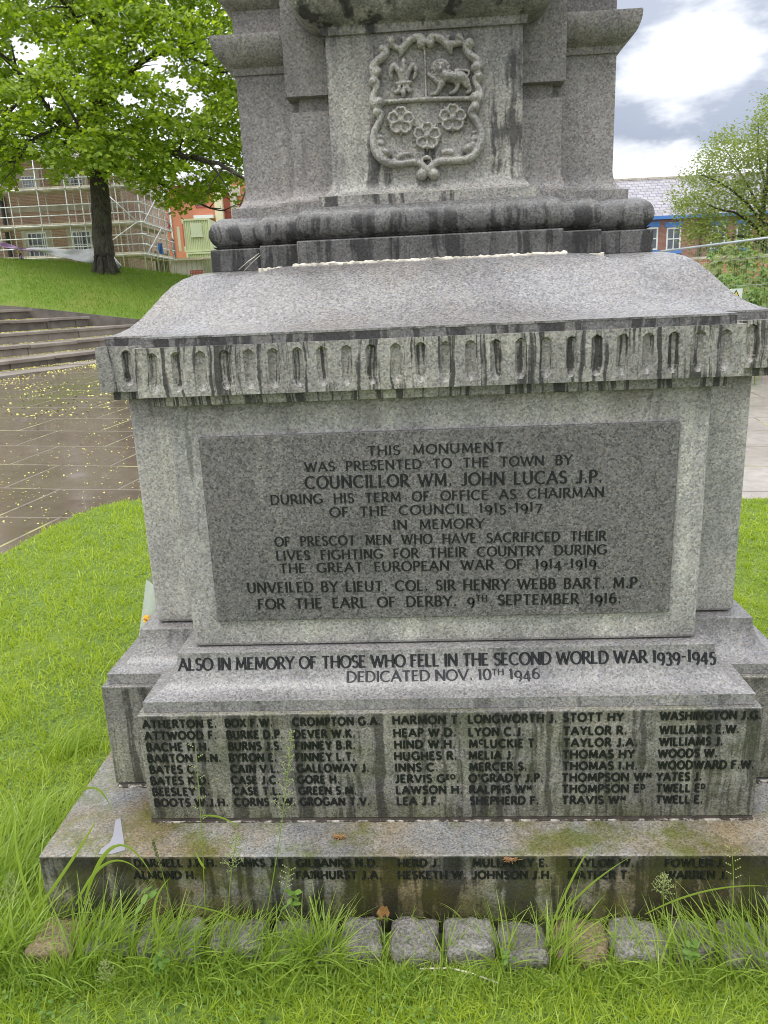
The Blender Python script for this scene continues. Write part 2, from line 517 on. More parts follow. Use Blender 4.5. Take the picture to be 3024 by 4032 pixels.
M['brick_brown'] = brickmat('brown brick', (0.36, 0.19, 0.12), (0.47, 0.28, 0.18), (0.52, 0.45, 0.38))
M['brick_orange'] = brickmat('orange brick', (0.50, 0.155, 0.075), (0.56, 0.19, 0.095), (0.48, 0.24, 0.16), dirt=0.2)
M['brick_red'] = brickmat('red brick', (0.29, 0.10, 0.075), (0.37, 0.15, 0.11), (0.36, 0.27, 0.23))
M['brick_wall'] = brickmat('orange wall brick', (0.40, 0.13, 0.07), (0.50, 0.2, 0.1), (0.45, 0.3, 0.2))
M['stone_trim'] = plain('pale stone trim', (0.52, 0.47, 0.38), 0.75, var=0.2, scale=2)
M['white_paint'] = plain('white paint', (0.78, 0.78, 0.76), 0.45, var=0.04)
M['glass_dark'] = plain('window glass', (0.10, 0.12, 0.14), 0.06, var=0.3, scale=1.5)
M['glass_blue'] = plain('blue window glass', (0.30, 0.36, 0.48), 0.08, var=0.2, scale=1.5)
M['blue_paint'] = plain('blue paint', (0.09, 0.24, 0.62), 0.4, var=0.15, scale=3)
M['red_frame'] = plain('red frame', (0.36, 0.07, 0.07), 0.5)
M['steel'] = plain('galvanised steel', (0.74, 0.75, 0.75), 0.42, 0.35, var=0.2, scale=5)
M['fence_steel'] = plain('fence steel', (0.34, 0.38, 0.38), 0.45, 0.5, var=0.15, scale=5)
M['boards'] = plain('scaffold boards', (0.54, 0.47, 0.37), 0.8, var=0.35, scale=2.5)
M['black_iron'] = plain('black iron', (0.015, 0.016, 0.018), 0.5)
M['downpipe'] = plain('downpipe', (0.045, 0.045, 0.05), 0.5)
M['container'] = plain('container paint', (0.55, 0.59, 0.36), 0.5, var=0.08, scale=1.5)
M['container_pale'] = plain('pale door paint', (0.50, 0.55, 0.38), 0.5, var=0.08, scale=1.5)
M['cabin'] = plain('cabin panel', (0.62, 0.62, 0.58), 0.6, var=0.08)
M['cabin_roof'] = plain('cabin roof', (0.62, 0.57, 0.42), 0.7, var=0.1)
M['cream'] = plain('cream pillar', (0.72, 0.66, 0.44), 0.6, var=0.08)
M['post_green'] = plain('timber fence', (0.22, 0.24, 0.13), 0.8, var=0.3)
M['barrier_red'] = plain('red barrier', (0.46, 0.10, 0.08), 0.5)
M['tarp_blue'] = plain('blue tarp', (0.10, 0.22, 0.6), 0.5)
M['sheet_white'] = plain('white sheet', (0.82, 0.80, 0.82), 0.7, var=0.1, scale=2)
M['sheet_pink'] = plain('pink sheet', (0.58, 0.40, 0.60), 0.7, var=0.15, scale=2)
M['sheet_yellow'] = plain('yellow sheet', (0.62, 0.56, 0.16), 0.7)
M['sign_green'] = plain('sign board', (0.55, 0.62, 0.52), 0.5, var=0.06)
M['sign_yellow'] = plain('sign yellow', (0.66, 0.50, 0.03), 0.45, var=0.05)
M['mortar'] = plain('white mortar', (0.62, 0.57, 0.48), 0.8, var=0.35, scale=25)
m, N = newmat('patchy sealant')
pos = N.n('ShaderNodeNewGeometry').outputs['Position']
c = N.mix(N.ramp(N.noise(pos, 24, 4, 0.7), [(0.48, 0.0), (0.58, 1.0)]), (0.05, 0.04, 0.03), (0.42, 0.39, 0.34))
M['sealant'] = finish(m, N, c, 0.3)
M['mortar_dark'] = plain('dark joint', (0.05, 0.04, 0.032), 0.35, var=0.5, scale=30)
M['pale_patch'] = plain('grey plinth patch', (0.27, 0.265, 0.29), 0.3, var=0.08, scale=15)
M['flower_orange'] = plain('orange flower', (0.85, 0.45, 0.03), 0.6, var=0.15, scale=40)

m, N = newmat('cellophane')
p1 = N.n('ShaderNodeBsdfTransparent', {'Color': (0.95, 0.97, 0.97, 1)})
p2 = N.n('ShaderNodeBsdfPrincipled', {'Base Color': (0.8, 0.84, 0.84, 1), 'Roughness': 0.15})
mx = N.n('ShaderNodeMixShader', {0: 0.45, 1: p1.outputs[0], 2: p2.outputs[0]})
N.n('ShaderNodeOutputMaterial', {'Surface': mx.outputs[0]})
M['cellophane'] = m

m, N = newmat('bark')
pos = N.n('ShaderNodeNewGeometry').outputs['Position']
n1 = N.noise(N.mapv(pos, (5, 5, 1.2)), 3.0, 6, 0.7)
n2 = N.noise(pos, 1.4, 3)
c = N.mix(N.ramp(n1, [(0.38, 0.0), (0.62, 1.0)]), (0.018, 0.015, 0.011), (0.10, 0.085, 0.062))
c = N.mix(N.math('MULTIPLY', N.ramp(n2, [(0.45, 0.0), (0.6, 1.0)]), 0.4), c, (0.10, 0.11, 0.06))
M['bark'] = finish(m, N, c, 0.9, bump=n1, bump_d=0.06)

m, N = newmat('slate roof')
g = N.n('ShaderNodeNewGeometry')
sp = N.n('ShaderNodeSeparateXYZ', {0: g.outputs['Position']})
v = N.n('ShaderNodeCombineXYZ', {0: sp.outputs[0], 1: N.math('MULTIPLY', sp.outputs[2], 1.5), 2: 0.0}).outputs[0]
bk = N.n('ShaderNodeTexBrick', {'Vector': v, 'Color1': (0.24, 0.22, 0.25, 1), 'Color2': (0.36, 0.34, 0.37, 1), 'Mortar': (0.10, 0.09, 0.10, 1), 'Scale': 1.0,
                                'Mortar Size': 0.02, 'Brick Width': 0.45, 'Row Height': 0.32})
n1 = N.noise(g.outputs['Position'], 0.8, 4)
c = N.mix(N.math('MULTIPLY', N.ramp(n1, [(0.4, 0.0), (0.7, 1.0)]), 0.5), bk.outputs[0], (0.40, 0.36, 0.36))
M['slate'] = finish(m, N, c, 0.35, bump=bk.outputs['Fac'], bump_d=-0.02)

def sett_mat(name, ca, cb):
    m, N = newmat(name)
    pos = N.n('ShaderNodeNewGeometry').outputs['Position']
    n1 = N.noise(pos, 16, 5, 0.65)
    n2 = N.noise(pos, 120, 4, 0.7)
    n3 = N.noise(pos, 34, 4, 0.65)
    c = N.mix(N.ramp(n2, [(0.34, 0.0), (0.66, 1.0)]), ca, cb)
    c = N.mix(N.math('MULTIPLY', N.ramp(n3, [(0.52, 0.0), (0.66, 1.0)]), 0.5), c, N.mix(1.0, c, (1.6, 1.55, 1.45), 'MULTIPLY'))
    c = N.mix(N.math('MULTIPLY', N.ramp(n1, [(0.50, 0.0), (0.66, 1.0)]), 0.6), c, (0.075, 0.085, 0.028))
    return finish(m, N, c, N.ramp(n1, [(0.3, 0.22), (0.7, 0.6)]), bump=N.math('ADD', n2, N.math('MULTIPLY', n3, 2.0)), bump_d=0.006)


M['sett'] = sett_mat('sett stone', (0.085, 0.078, 0.068), (0.29, 0.27, 0.245))
M['sett_pale'] = sett_mat('pale sett stone', (0.11, 0.10, 0.09), (0.36, 0.34, 0.31))
M['sett_dark'] = sett_mat('dark sett stone', (0.07, 0.065, 0.055), (0.25, 0.235, 0.20))
M['sett_brown'] = sett_mat('brown sett stone', (0.12, 0.085, 0.05), (0.38, 0.28, 0.18))
M['ground'] = plain('far ground', (0.10, 0.12, 0.06), 0.9, var=0.3, scale=0.5)
M['asphalt'] = plain('asphalt', (0.06, 0.06, 0.06), 0.8, var=0.2, scale=2)
# ------------------------------------------------------------------ end materials

# ------------------------------------------------------------------ the memorial
YC = 1.2                       # survey depth of the memorial's centre
mem = empty('war_memorial', W(0, YC, -0.30), 'weathered grey granite war memorial with carved shield, inscribed tablet and rows of names', 'war memorial')


def loft(mb, w, y0, prof, yb=None, dz=0.0, sharp=False):
    """stack of rectangles; prof = [(inset, z)...] in survey units"""
    yb = 2 * YC - y0 if yb is None else yb
    vs = []
    for ins, z in prof:
        z += dz
        for x, y in ((-w + ins, y0 + ins), (w - ins, y0 + ins), (w - ins, yb - ins), (-w + ins, yb - ins)):
            vs.append(W(x, y, z))
    fs = []
    for i in range(len(prof) - 1):
        for k in range(4):
            k2 = (k + 1) % 4
            fs.append((i * 4 + k, i * 4 + k2, i * 4 + 4 + k2, i * 4 + 4 + k))
    fs.append((3, 2, 1, 0))
    L = (len(prof) - 1) * 4
    fs.append((L, L + 1, L + 2, L + 3))
    if not sharp:
        mb.add(vs, fs)
        return
    for k in range(4):                  # every side keeps its own corner vertices, so the arris stays crisp
        k2 = (k + 1) % 4
        mb.add([vs[i * 4 + q] for i in range(len(prof)) for q in (k, k2)], [(2 * i, 2 * i + 1, 2 * i + 3, 2 * i + 2) for i in range(len(prof) - 1)])
    mb.add([vs[i] for i in (3, 2, 1, 0)], [(0, 1, 2, 3)])
    mb.add([vs[L + i] for i in range(4)], [(0, 1, 2, 3)])


# plinth slab
mb = MB()
loft(mb, 1.3165, -0.166, [(0, -0.42), (0, -0.004)])
plinth = mb.build('plinth', M['granite_plinth'], mem, bevel=0.006, segs=3)

# block of names (cross plan)
mb = MB()
loft(mb, 1.0, 0.0, [(0.004, 0.006), (0.0, 0.012), (0, 0.4025)])
loft(mb, 1.203, 0.204, [(0.004, 0.006), (0.0, 0.012), (0, 0.4005)])
names_block = mb.build('name_block', M['granite_names'], mem, bevel=0.004, segs=2)
mb = MB()
loft(mb, 1.002, -0.003, [(0.0, -0.010), (0.004, 0.009), (0.02, 0.0095)])
loft(mb, 1.205, 0.201, [(0.0, -0.010), (0.012, 0.0045), (0.02, 0.006)])
mb.build('bedding_joint', M['mortar_dark'], mem)

# concave moulding with the second dedication
cav = [(0.021 + 0.099 * math.sin(t), 0.565 - 0.125 * math.cos(t)) for t in np.linspace(0.0, PI / 2, 13)]
MY0, MZB, MZT = 0.0205, 0.4035, 0.566


def mould(mb, w, y0, dz=0):
    loft(mb, w, y0, [(0, MZB), (0, 0.440)] + [(i - 0.0205, z) for i, z in cav[1:]] + [(0.112, MZT + 0.001)], dz=dz, sharp=True)


mb = MB()
mould(mb, 0.981, 0.0205)
mould(mb, 1.184, 0.2265, -0.002)
moulding = mb.build('base_moulding', M['granite_mould'], mem)
moulding.data.polygons.foreach_set('use_smooth', [True] * len(moulding.data.polygons))
em = moulding.modifiers.new('edges', 'EDGE_SPLIT')
em.split_angle = R_(28)

# die
mb = MB()
loft(mb, 0.8331, 0.1596, [(0.012, 0.566), (0.003, 0.574), (0, 0.582), (0, 1.40)])
loft(mb, 1.036, 0.373, [(0.012, 0.565), (0.003, 0.574), (0, 0.582), (0, 1.401)])
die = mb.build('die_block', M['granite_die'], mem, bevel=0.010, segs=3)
# the darker tablet standing proud of the die
mb = MB()
mb.box((-0.7399, 0.1462, 0.6657), (0.7399, 0.175, 1.2883), frame=W)
tablet = mb.build('inscription_panel', M['granite_panel'], mem, bevel=0.003)

# cornice with flutes
FW, FY, FZ0, FZ1 = 0.8947, 0.0997, 1.4222, 1.5697


def flute_skin(mb, x0, x1, y, z0, z1, centres, nx, nz):
    xs = np.linspace(x0, x1, nx)
    # clusters of columns round each flute keep the edges crisp
    ex = [x0, x1]
    for cx in centres:
        ex += list(cx + np.linspace(-0.0165, 0.0165, 13))
    xs = np.array(sorted(set(np.round([e for e in ex if x0 <= e <= x1], 5))))
    zs = np.unique(np.concatenate([[z0, z1], np.linspace(1.438, 1.470, 9), np.linspace(1.532, 1.556, 9), np.linspace(1.47, 1.532, 5)]))
    vs = []
    for z in zs:
        for x in xs:
            d = 0.0
            for cx in centres:
                dx = abs(x - cx)
                if dx < 0.0155:
                    zt, zb, r = 1.539, 1.462, 0.0150
                    if z > zt:
                        q = math.hypot(dx, z - zt) / r
                        d = 0.0145 * math.sqrt(max(0, 1 - q * q)) ** 0.8 if q < 1 else 0
                    elif z < zb:
                        q = math.hypot(dx / r, (z - zb) / 0.024)
                        d = 0.0145 * max(0, 1 - q * q) if q < 1 else 0
                    else:
                        q = dx / r
                        d = 0.0145 * math.sqrt(max(0, 1 - q * q)) if q < 1 else 0
            vs.append(W(x, y + d, z))
    n = len(xs)
    fs = [(j * n + i, j * n + i + 1, (j + 1) * n + i + 1, (j + 1) * n + i) for j in range(len(zs) - 1) for i in range(n - 1)]
    mb.add(vs, fs)


def fluted_band(mb, w, y, centres, dz=0.0):
    flute_skin(mb, -w, w, y, FZ0 + dz, FZ1 + dz, centres, 10, 10)
    yb = 2 * YC - y
    z0, z1 = FZ0 + dz, FZ1 + dz
    vs = [W(*p) for p in ((-w, y, z0), (w, y, z0), (w, yb, z0), (-w, yb, z0), (-w, y, z1), (w, y, z1), (w, yb, z1), (-w, yb, z1))]
    mb.add(vs, [(0, 3, 2, 1), (4, 5, 6, 7), (1, 2, 6, 5), (2, 3, 7, 6), (3, 0, 4, 7)])


mb = MB()
sp = 2 * FW / 24.55
fluted_band(mb, FW, FY, [(k - 11.5) * sp for k in range(24)])
fluted_band(mb, 1.105, 0.325, [-1.003, 1.003], -0.002)
cornice = mb.build('fluted_cornice', M['granite_cornice'], mem)
mb = MB()
loft(mb, 0.862, 0.131, [(0, 1.390), (0, 1.4225)])
loft(mb, 1.073, 0.345, [(0, 1.392), (0, 1.4215)])
mb.build('cornice_bed', M['granite_cornice'], mem, bevel=0.003)

# ogee cap
OT = [0, .05, .12, .2, .26, .3, .35, .4, .45, .5, .55, .6, .65, .7, .75, .8, .86, .92, 1]
og = [(t, float(np.interp(t, [0, .05, .12, .2, .3, .4, .5, .6, .7, .8, .9, 1], [0, .018, .055, .12, .25, .43, .62, .78, .89, .955, .99, 1]))) for t in OT]


def ogee(mb, w, y0, run, ztop, dz=0.0):
    z0 = 1.600 + dz
    loft(mb, w, y0, [(0.0, z0 - 0.006), (0, z0)] + [(0.002 + run * t, z0 + (ztop - z0) * s_) for t, s_ in og[1:]], sharp=True)


mb = MB()
loft(mb, 0.8705, 0.1145, [(0, 1.5655), (0, 1.5945)])
loft(mb, 1.0813, 0.3615, [(0, 1.5655), (0, 1.5925)])
mb.build('cap_fillet', M['granite_torus'], mem)
mb = MB()
ogee(mb, 0.8715, 0.1135, 0.44, 1.8035)
ogee(mb, 1.0823, 0.3605, 0.31, 1.7985, -0.002)
cap = mb.build('ogee_cap', M['granite_cap'], mem)
bm_ = cap.data
for p in bm_.polygons:
    p.use_smooth = True
em = cap.modifiers.new('edges', 'EDGE_SPLIT')
em.split_angle = R_(28)

# pedestal base: plinth bands, torus, fillet, apophyge for three steps in plan
LEV = [('c', 0.4424, 0.5046), ('m', 0.5902, 0.6149), ('o', 0.7858, 0.6906)]
mb_p, mb_t, mb_s = MB(), MB(), MB()
tor = [(0.022, 1.8795), (0.008, 1.888)]
for k in range(0, 13):
    a = -PI / 3 + (PI / 3 + PI / 2) * k / 12
    rr = 0.05 if a < 0 else 0.058
    tor.append((0.058 - 0.058 * math.cos(a), 1.928 + (0.05 if a < 0 else 0.060) * math.sin(a)))
tor += [(0.080, 1.9895)]
for i, (nm, w_, y_) in enumerate(LEV):
    dz = -0.0015 * i
    loft(mb_p, w_, y_, [(0, 1.800), (0, 1.8797)], dz=dz)
    loft(mb_t, w_, y_, tor, dz=dz, sharp=True)
torus_fil = []
apo = [(0.0746, 1.985), (0.0746, 2.0217)]
for k in range(1, 10):
    a = PI / 2 * k / 9
    apo.append((0.0746 + 0.003 + 0.044 * math.sin(a), 2.0217 + 0.072 * (1 - math.cos(a))))
mb_c, mb_m, mb_o = MB(), MB(), MB()
loft(mb_c, LEV[0][1], LEV[0][2], apo + [(0.1216, 2.72)], sharp=True)
loft(mb_m, LEV[1][1], LEV[1][2], apo[:2] + [(i + 0.000, z - 0.0015) for i, z in apo[2:]] + [(0.1216, 2.318), (0.150, 2.3185), (0.150, 2.366), (0.112, 2.3665), (0.112, 2.72)], sharp=True)
loft(mb_o, LEV[2][1], LEV[2][2], [(i, z - 0.003) for i, z in apo] + [(0.1216, 2.460), (0.113, 2.461), (0.110, 2.482)] +
     [(0.106 - 0.052 * math.sin(t), 2.488 + 0.082 * (1 - math.cos(t))) for t in np.linspace(0.15, PI / 2 * 0.98, 10)] +
     [(0.055, 2.574), (0.125, 2.578), (0.125, 2.665), (0.118, 2.667)] + [(0.118 - 0.03 * math.sin(PI * k / 8), 2.668 + 0.0065 * k) for k in range(1, 9)] + [(0.118, 2.78)], sharp=True)



def split_smooth(o, ang=30):
    o.data.polygons.foreach_set('use_smooth', [True] * len(o.data.polygons))
    e = o.modifiers.new('edges', 'EDGE_SPLIT')
    e.split_angle = R_(ang)


mb_p.build('pedestal_plinth', M['granite_torus'], mem, bevel=0.004)
t_ = mb_t.build('torus_moulding', M['granite_torus'], mem)
split_smooth(t_, 35)
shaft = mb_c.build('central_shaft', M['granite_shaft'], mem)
split_smooth(shaft, 35)
pil = mb_m.build('rusticated_pilaster', M['granite_wing'], mem)
split_smooth(pil, 30)
ow = mb_o.build('side_pier', M['granite_wing'], mem)
split_smooth(ow, 30)
# flaring capital over the shield
mb = MB()
loft(mb, LEV[0][1], LEV[0][2], [(0.1216, 2.512), (0.110, 2.513), (0.107, 2.536)] + [(0.102 - 0.105 * math.sin(t), 2.541 + 0.15 * (1 - math.cos(t))) for t in np.linspace(0.1, PI / 2 * 0.98, 10)] + [(-0.006, 2.74), (0.1, 2.745)], sharp=True)
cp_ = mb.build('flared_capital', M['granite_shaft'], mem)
split_smooth(cp_, 30)

# broken mortar bed under the pedestal
mb = MB()


def ragged(mb, x0, x1, y, z, n, h, dpt, seed):
    r = random.Random(seed)
    top, bot, fr = [], [], []
    for i in range(n + 1):
        x = x0 + (x1 - x0) * i / n
        top.append(W(x, y + 0.004, z + h * (0.35 + 0.5 * r.random())))
        fr.append(W(x, y - dpt * (0.15 + 0.9 * r.random() ** 1.6), z + 0.25 * h * r.random()))
        bot.append(W(x, y - dpt * (0.25 + 0.9 * r.random() ** 1.6), z - 0.014))
    vs = top + fr + bot
    m_ = n + 1
    fs = []
    for i in range(n):
        fs.append((i, m_ + i, m_ + i + 1, i + 1))
        fs.append((m_ + i, 2 * m_ + i, 2 * m_ + i + 1, m_ + i + 1))
    mb.add(vs, fs)


ragged(mb, -0.46, 0.455, 0.5046, 1.8015, 90, 0.012, 0.016, 3)
ragged(mb, -0.60, -0.44, 0.6149, 1.7985, 18, 0.012, 0.014, 4)
ragged(mb, 0.44, 0.60, 0.6149, 1.7985, 14, 0.006, 0.012, 5)
mb.build('mortar_bed', M['mortar'], mem)
mb = MB()
mb.box((-0.43, 0.51, 1.786), (0.43, 0.7, 1.8005), frame=W)
mb.box((-0.775, 0.71, 1.788), (0.775, 0.9, 1.7995), frame=W)
mb.build('dark_joint', M['mortar_dark'], mem)
mb = MB()
ragged(mb, -0.98, 0.985, -0.002, -0.001, 190, 0.004, 0.006, 8)
ragged(mb, -1.19, -1.0, 0.198, 0.000, 16, 0.007, 0.012, 9)
ragged(mb, 1.0, 1.19, 0.198, 0.000, 16, 0.007, 0.012, 10)
mb.build('pale_sealant', M['sealant'], mem)

# ------------------------------------------------------------------ cut and leaded lettering
A = lambda *a: ('a',) + a
GL = {
    'A': (.78, [[(.02, 0), (.39, 1)], [(.37, 1), (.76, 0)], [(.15, .33), (.62, .33)]]),
    'B': (.60, [[(.08, 0), (.08, 1)], [(.08, 1), (.26, 1), A(.28, .765, .21, .235, 90, -90), (.08, .53)], [(.08, .53), (.3, .53), A(.3, .265, .26, .265, 90, -90), (.08, 0)]]),
    'C': (.78, [[A(.46, .5, .42, .5, 48, 312)]]),
    'D': (.78, [[(.08, 0), (.08, 1)], [(.08, 1), (.3, 1), A(.3, .5, .43, .5, 90, -90), (.08, 0)]]),
    'E': (.54, [[(.08, 0), (.08, 1)], [(.08, .97), (.5, .97)], [(.08, .52), (.43, .52)], [(.08, .03), (.52, .03)]]),
    'F': (.52, [[(.08, 0), (.08, 1)], [(.08, .97), (.5, .97)], [(.08, .52), (.43, .52)]]),
    'G': (.82, [[A(.46, .5, .42, .5, 48, 320), (.77, .2), (.77, .45)], [(.56, .44), (.8, .44)]]),
    'H': (.76, [[(.08, 0), (.08, 1)], [(.68, 0), (.68, 1)], [(.08, .52), (.68, .52)]]),
    'I': (.2, [[(.1, 0), (.1, 1)]]),
    'J': (.42, [[(.32, 1), (.32, .2), A(.16, .18, .16, .18, 0, -150)]]),
    'K': (.66, [[(.08, 0), (.08, 1)], [(.6, 1), (.1, .48)], [(.22, .58), (.64, 0)]]),
    'L': (.52, [[(.08, 0), (.08, 1)], [(.08, .03), (.5, .03)]]),
    'M': (.92, [[(.08, 0), (.14, 1)], [(.14, 1), (.46, .12)], [(.46, .12), (.78, 1)], [(.78, 1), (.84, 0)]]),
    'N': (.78, [[(.08, 0), (.08, 1)], [(.08, 1), (.70, 0)], [(.70, 0), (.70, 1)]]),
    'O': (.86, [[A(.43, .5, .40, .5, 90, 450)]]),
    'P': (.56, [[(.08, 0), (.08, 1)], [(.08, 1), (.28, 1), A(.28, .73, .25, .27, 90, -90), (.08, .46)]]),
    'Q': (.86, [[A(.43, .5, .40, .5, 90, 450)], [(.5, .2), (.85, -.12)]]),
    'R': (.64, [[(.08, 0), (.08, 1)], [(.08, 1), (.28, 1), A(.28, .74, .24, .26, 90, -90), (.08, .48)], [(.28, .48), (.63, 0)]]),
    'S': (.54, [[A(.28, .745, .21, .245, 30, 262), A(.27, .255, .23, .25, 82, -152)]]),
    'T': (.66, [[(.33, 0), (.33, 1)], [(.02, .97), (.64, .97)]]),
    'U': (.76, [[(.08, 1), (.08, .32), A(.37, .32, .29, .32, 180, 360), (.66, 1)]]),
    'V': (.76, [[(.02, 1), (.38, 0)], [(.38, 0), (.74, 1)]]),
    'W': (1.1, [[(.02, 1), (.30, 0)], [(.30, 0), (.55, .95)], [(.55, .95), (.80, 0)], [(.80, 0), (1.08, 1)]]),
    'X': (.7, [[(.03, 1), (.67, 0)], [(.03, 0), (.67, 1)]]),
    'Y': (.7, [[(.02, 1), (.35, .48)], [(.35, .48), (.68, 1)], [(.35, 0), (.35, .48)]]),
    'Z': (.66, [[(.05, .97), (.6, .97)], [(.6, .97), (.04, .03)], [(.04, .03), (.62, .03)]]),
    '0': (.6, [[A(.3, .5, .26, .5, 90, 450)]]),
    '1': (.3, [[(.15, 0), (.15, 1)], [(.15, 1), (.02, .85)]]),
    '3': (.5, [[A(.22, .76, .2, .24, 140, -80), A(.22, .27, .24, .27, 88, -140)]]),
    '4': (.62, [[(.42, 0), (.42, 1)], [(.42, 1), (.03, .3)], [(.03, .3), (.6, .3)]]),
    '5': (.5, [[(.44, .97), (.14, .97)], [(.14, .97), (.1, .56), A(.22, .3, .23, .3, 105, -140)]]),
    '6': (.56, [[(.44, 1), A(.3, .35, .24, .6, 105, 180), A(.29, .29, .23, .29, 180, 520)]]),
    '7': (.52, [[(.03, .97), (.5, .97)], [(.5, .97), (.18, 0)]]),
    '9': (.56, [[A(.28, .7, .23, .3, 0, 360), A(.24, .5, .27, .5, 5, -75)]]),
    '.': (.24, [[(.07, .09), (.18, .09)]]),
    ',': (.24, [[(.14, .1), (.08, -.12)]]),
    '-': (.45, [[(.06, .42), (.39, .42)]]),
    "'": (.2, [[(.1, 1.0), (.08, .74)]]),
    ' ': (.42, []),
}


def expand(pl, nseg):
    out = []
    for e in pl:
        if e[0] == 'a':
            _, cx, cy, rx, ry, a0, a1 = e
            n = max(2, int(abs(a1 - a0) / 90 * nseg + .5))
            out += [(cx + rx * math.cos(R_(a0 + (a1 - a0) * i / n)), cy + ry * math.sin(R_(a0 + (a1 - a0) * i / n))) for i in range(n + 1)]
        else:
            out.append(e)
    res = [out[0]]
    for p in out[1:]:
        if math.hypot(p[0] - res[-1][0], p[1] - res[-1][1]) > 1e-3:
            res.append(p)
    return res


class Letters:
    def __init__(s, mapf, thick, thin, serif, nseg, height, squash=0.25):
        s.mb = MB()
        s.f, s.thick, s.thin, s.serif, s.nseg, s.h = mapf, thick, thin, serif, nseg, height
        s.k = 0

    def stroke(s, pts, ox, oy, sx, h, dot=False):
        """pts in glyph space -> one raised bevelled ribbon"""
        n = len(pts)
        if n < 2:
            return
        closed = n > 3 and math.hypot(pts[0][0] - pts[-1][0], pts[0][1] - pts[-1][1]) < 2e-3
        if closed:
            pts = pts[:-1]
            n -= 1
        P2 = [Vector((ox + x * sx * h, oy + y * h)) for x, y in pts]
        Lf, Rt = [], []
        for i in range(n):
            if closed:
                a, b = P2[(i - 1) % n], P2[(i + 1) % n]
            else:
                a, b = P2[max(i - 1, 0)], P2[min(i + 1, n - 1)]
            t = (b - a).normalized()
            nn = Vector((-t.y, t.x))
            # thick verticals and down strokes, thin horizontals and up strokes
            ang = abs(t.y)
            if dot:
                wd_ = s.thick * 1.1
            elif s.thick != s.thin:
                up = t.x * t.y > 0.05
                wd_ = s.thin + (s.thick - s.thin) * (ang ** 1.5) * (0.35 if up and n == 2 else 1.0)
            else:
                wd_ = s.thick
            k = 1.0
            if 0 < i < n - 1 or closed:
                t1 = (P2[i] - P2[(i - 1) % n]).normalized()
                cc = max(0.5, abs(t1.dot(t)))
                k = 1 / cc
            hw = wd_ * h * 0.5 * k
            Lf.append(P2[i] + nn * hw)
            Rt.append(P2[i] - nn * hw)
        s.k = (s.k + 1) % 7
        H = s.h * (1 + 0.05 * s.k)
        be = 0.16 * s.thick * h
        vs, fs = [], []
        for l, r in zip(Lf, Rt):
            d = (r - l).normalized() * be
            vs += [s.f(l.x, l.y, -0.0004), s.f(l.x + d.x, l.y + d.y, H), s.f(r.x - d.x, r.y - d.y, H), s.f(r.x, r.y, -0.0004)]
        m_ = n if closed else n - 1
        for i in range(m_):
            j = (i + 1) % n
            for q in range(3):
                fs.append((i * 4 + q, j * 4 + q, j * 4 + q + 1, i * 4 + q + 1))
        if not closed:
            fs.append((0, 1, 2, 3))
            e = (n - 1) * 4
            fs.append((e + 3, e + 2, e + 1, e))
        s.mb.add(vs, fs)

    def glyph(s, ch, ox, oy, sx, h):
        wd_, pls = GL[ch]
        drop = -0.24 if (s.serif and ch in '34579') else 0.0
        for pl in pls:
            pts = expand(pl, s.nseg)
            pts = [(x, y + drop) for x, y in pts]
            s.stroke(pts, ox, oy, sx, h, ch == '.')
            if s.serif:
                for (x, y), (x2, y2) in ((pts[0], pts[1]), (pts[-1], pts[-2])):
                    yy = y - drop
                    if (yy in (0, 1)) and abs(y2 - y) > 0.3 and ch not in '0123456789':
                        d = 0.10 / max(sx, .6)
                        s.stroke([(x - d, y + (0.02 if yy == 0 else -0.02)), (x + d, y + (0.02 if yy == 0 else -0.02))], ox, oy, sx, h)

    def measure(s, txt, sp, word):
        wsum = 0
        sup = False
        for ch in txt:
            if ch == '^':
                sup = not sup
                continue
            wsum += word if ch == ' ' else (GL[ch][0] + sp) * (0.62 if sup else 1)
        return wsum - sp

    def line(s, txt, x0, x1, y0, y1, h, sp=0.12, word=0.5, sx=None):
        """fit between x0 and x1 (or natural width with sx when x1 is None); baseline runs from y0 to y1"""
        tot = s.measure(txt, sp, word) * h
        if sx is None:
            sx = (x1 - x0) / tot
        x = x0
        sup = False
        L = (x1 - x0) if x1 is not None else tot * sx
        for ch in txt:
            if ch == '^':
                sup = not sup
                continue
            if ch == ' ':
                x += word * h * sx
                continue
            y = y0 + (y1 - y0) * (x - x0) / L
            if sup:
                s.glyph(ch, x, y + 0.42 * h, sx, h * 0.58)
                x += (GL[ch][0] + sp) * h * sx * 0.62
            else:
                s.glyph(ch, x, y, sx, h)
                x += (GL[ch][0] + sp) * h * sx


def flat_map(yu):
    return lambda u, v, h: (u * S, yu * S - h, (v + ZU) * S)


# tablet inscription: (text, left px, base px, right px, base px, cap height px)
INS = [
    ('THIS MONUMENT', 1448, 1793, 1983, 1778, 36, .9),
    ('WAS PRESENTED TO THE TOWN BY', 1201, 1857, 2252, 1828, 36, .9),
    ('COUNCILLOR WM. JOHN LUCAS J.P.', 1203, 1924, 2370, 1899, 47, .6),
    ('DURING HIS TERM OF OFFICE AS CHAIRMAN', 1067, 1986, 2377, 1955, 36, .9),
    ('OF THE COUNCIL 1915-1917', 1300, 2035, 2133, 2012, 36, .8),
    ('IN MEMORY', 1549, 2085, 1907, 2078, 36, .9),
    ('OF PRESCOT MEN WHO HAVE SACRIFICED THEIR', 1084, 2151, 2385, 2127, 36, .9),
    ('LIVES FIGHTING FOR THEIR COUNTRY DURING', 1090, 2206, 2387, 2181, 36, .9),
    ('THE GREAT EUROPEAN WAR OF 1914-1919', 1103, 2256, 2346, 2234, 36, .9),
    ('UNVEILED BY LIEUT. COL. SIR HENRY WEBB BART. M.P.', 976, 2334, 2525, 2313, 39, .6),
    ('FOR THE EARL OF DERBY. 9^TH^ SEPTEMBER 1916.', 1018, 2398, 2444, 2374, 39, .8),
]


